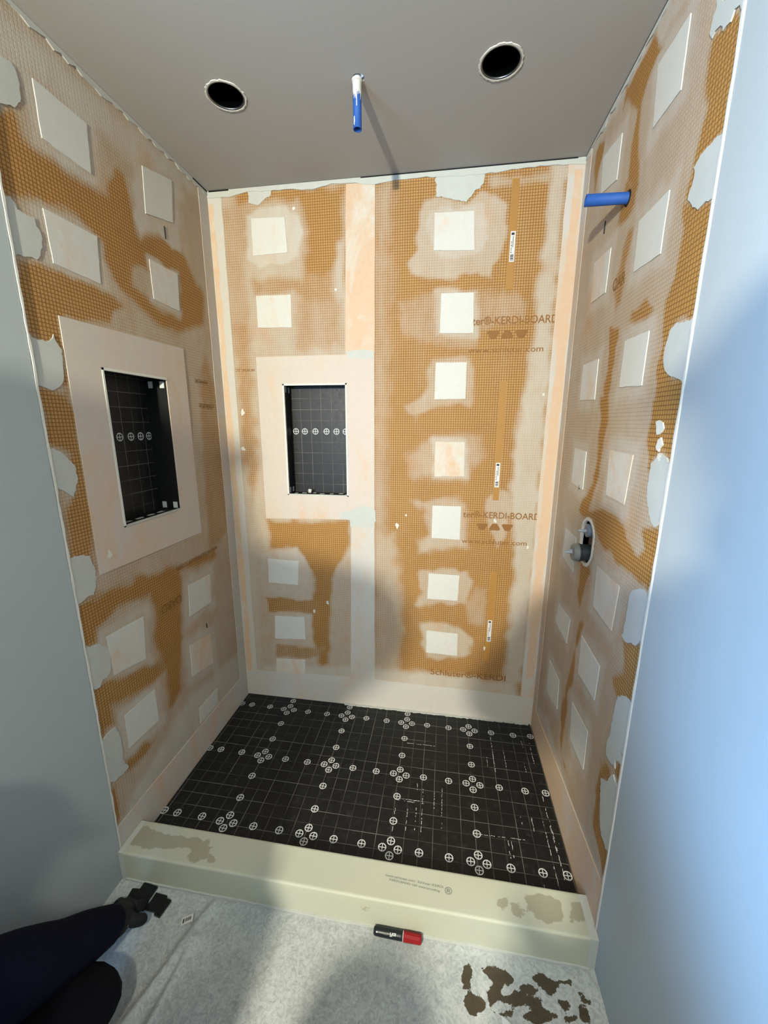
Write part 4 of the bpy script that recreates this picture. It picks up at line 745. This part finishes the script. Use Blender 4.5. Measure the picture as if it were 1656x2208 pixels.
def cloth(name, rgb):
    t = NT(name); n1 = t.noise(7, 4, .55, dist=.2); n2 = t.noise(300, 2); c = lin(rgb)
    t.bump(n1, .7, .02)
    t.b.inputs['Specular IOR Level'].default_value = .08
    return t.done(t.mix(n1, c, tuple(v*1.3 for v in c[:3])+(1,)), .85)
SK = plain('skin', (196, 148, 122), .55); HR = plain('dark hair', (38, 28, 22), .6)
camo = NT('dark camouflage'); nn = camo.noise(14, 2); camo.done(camo.mix(camo.ramp(nn, .48, .52), lin((22, 24, 20)), lin((54, 50, 38))), .7)
navy = dict(jacket=cloth('navy work jacket', (14, 15, 34)), trousers=cloth('dark navy trousers', (13, 13, 20)), boots=camo.m, skin=SK, hair=HR, glove=plain('dark grey glove', (30, 32, 33), .7, var=.3))
K = dict(pelvis=(.27, -1.86, .44), waist=(.265, -1.78, .58), chest=(.26, -1.66, .74), neck=(.26, -1.56, .88), headlow=(.26, -1.53, .93), head=(.26, -1.49, .99), crown=(.26, -1.48, 1.05), nose=(.26, -1.41, .93),
         shL=(.13, -1.60, .78), elL=(.175, -1.36, .41), wrL=(.138, -1.058, .095), pmL=(.112, -.978, .045), thL=(.20, -1.048, .085),
         shR=(.40, -1.66, .78), elR=(.41, -1.62, .53), wrR=(.36, -1.52, .36), pmR=(.33, -1.46, .34), thR=(.32, -1.56, .38),
         hipL=(.20, -1.80, .40), knL=(.215, -1.165, .125), anL=(.20, -1.55, .07), toL=(.20, -1.67, .035),
         hipR=(.34, -1.85, .40), knR=(.40, -1.52, .24), anR=(.40, -1.68, .07), toR=(.40, -1.56, .04))
figure('person in navy work clothes crouching at the left, gloved hand on black tile samples', K, navy, glove=True)
def standing(x, y, hz, rot=0, **ov):
    s = hz/1.62; J = dict(pelvis=(0, -.02, .92), waist=(0, -.01, 1.06), chest=(0, 0, 1.25), neck=(0, .01, 1.42), headlow=(0, .03, 1.50), head=(0, .04, 1.58), crown=(0, .03, 1.65), nose=(0, .14, 1.57))
    for sd, g in (('L', -1), ('R', 1)):
        J.update({'sh'+sd: (g*.17, 0, 1.35), 'el'+sd: (g*.21, -.02, 1.07), 'wr'+sd: (g*.21, .06, .84), 'pm'+sd: (g*.21, .07, .78), 'th'+sd: (g*.20, .12, .83), 'hip'+sd: (g*.09, -.02, .88), 'kn'+sd: (g*.10, 0, .48), 'an'+sd: (g*.10, -.03, .08), 'to'+sd: (g*.11, .11, .035)})
    J.update(ov); return {k: (x+v[0]*s, y+v[1]*s, v[2]*s) for k, v in J.items()}
grey = dict(jacket=cloth('grey sweater', (70, 74, 80)), trousers=cloth('blue jeans', (40, 52, 78)), boots=M['black'], skin=SK, hair=HR)
figure('person in a grey sweater standing behind the camera taking the photograph', standing(.97, -2.20, 1.80, shL=(-.16, 0, 1.33), elL=(-.20, .14, 1.12), wrL=(-.09, .22, 1.30), pmL=(-.08, .22, 1.36), thL=(-.04, .22, 1.32), shR=(.16, 0, 1.33), elR=(.20, .14, 1.12), wrR=(.09, .22, 1.30), pmR=(.08, .22, 1.36), thR=(.04, .22, 1.32)), grey)
tan = dict(jacket=cloth('tan work coat', (120, 96, 64)), trousers=cloth('black trousers', (30, 30, 32)), boots=M['black'], skin=SK, hair=HR)
figure('unseen person in a tan work coat, added to cast the shadow on the lower back wall', standing(.300, -2.16, 1.75, shR=(.215, 0, 1.36), neck=(-.03, .01, 1.42), headlow=(-.06, .03, 1.50), head=(-.085, .04, 1.57), crown=(-.10, .03, 1.64), nose=(-.085, .14, 1.56), elR=(.08, .15, 1.14), wrR=(-.02, .24, 1.20), pmR=(-.08, .24, 1.23), thR=(-.03, .26, 1.27), elL=(-.14, .12, 1.12), wrL=(-.02, .20, 1.08), pmL=(.04, .21, 1.06), thL=(-.02, .21, 1.14)), tan)  # unseen figure added to block the wall lamp and shade the lower back wall
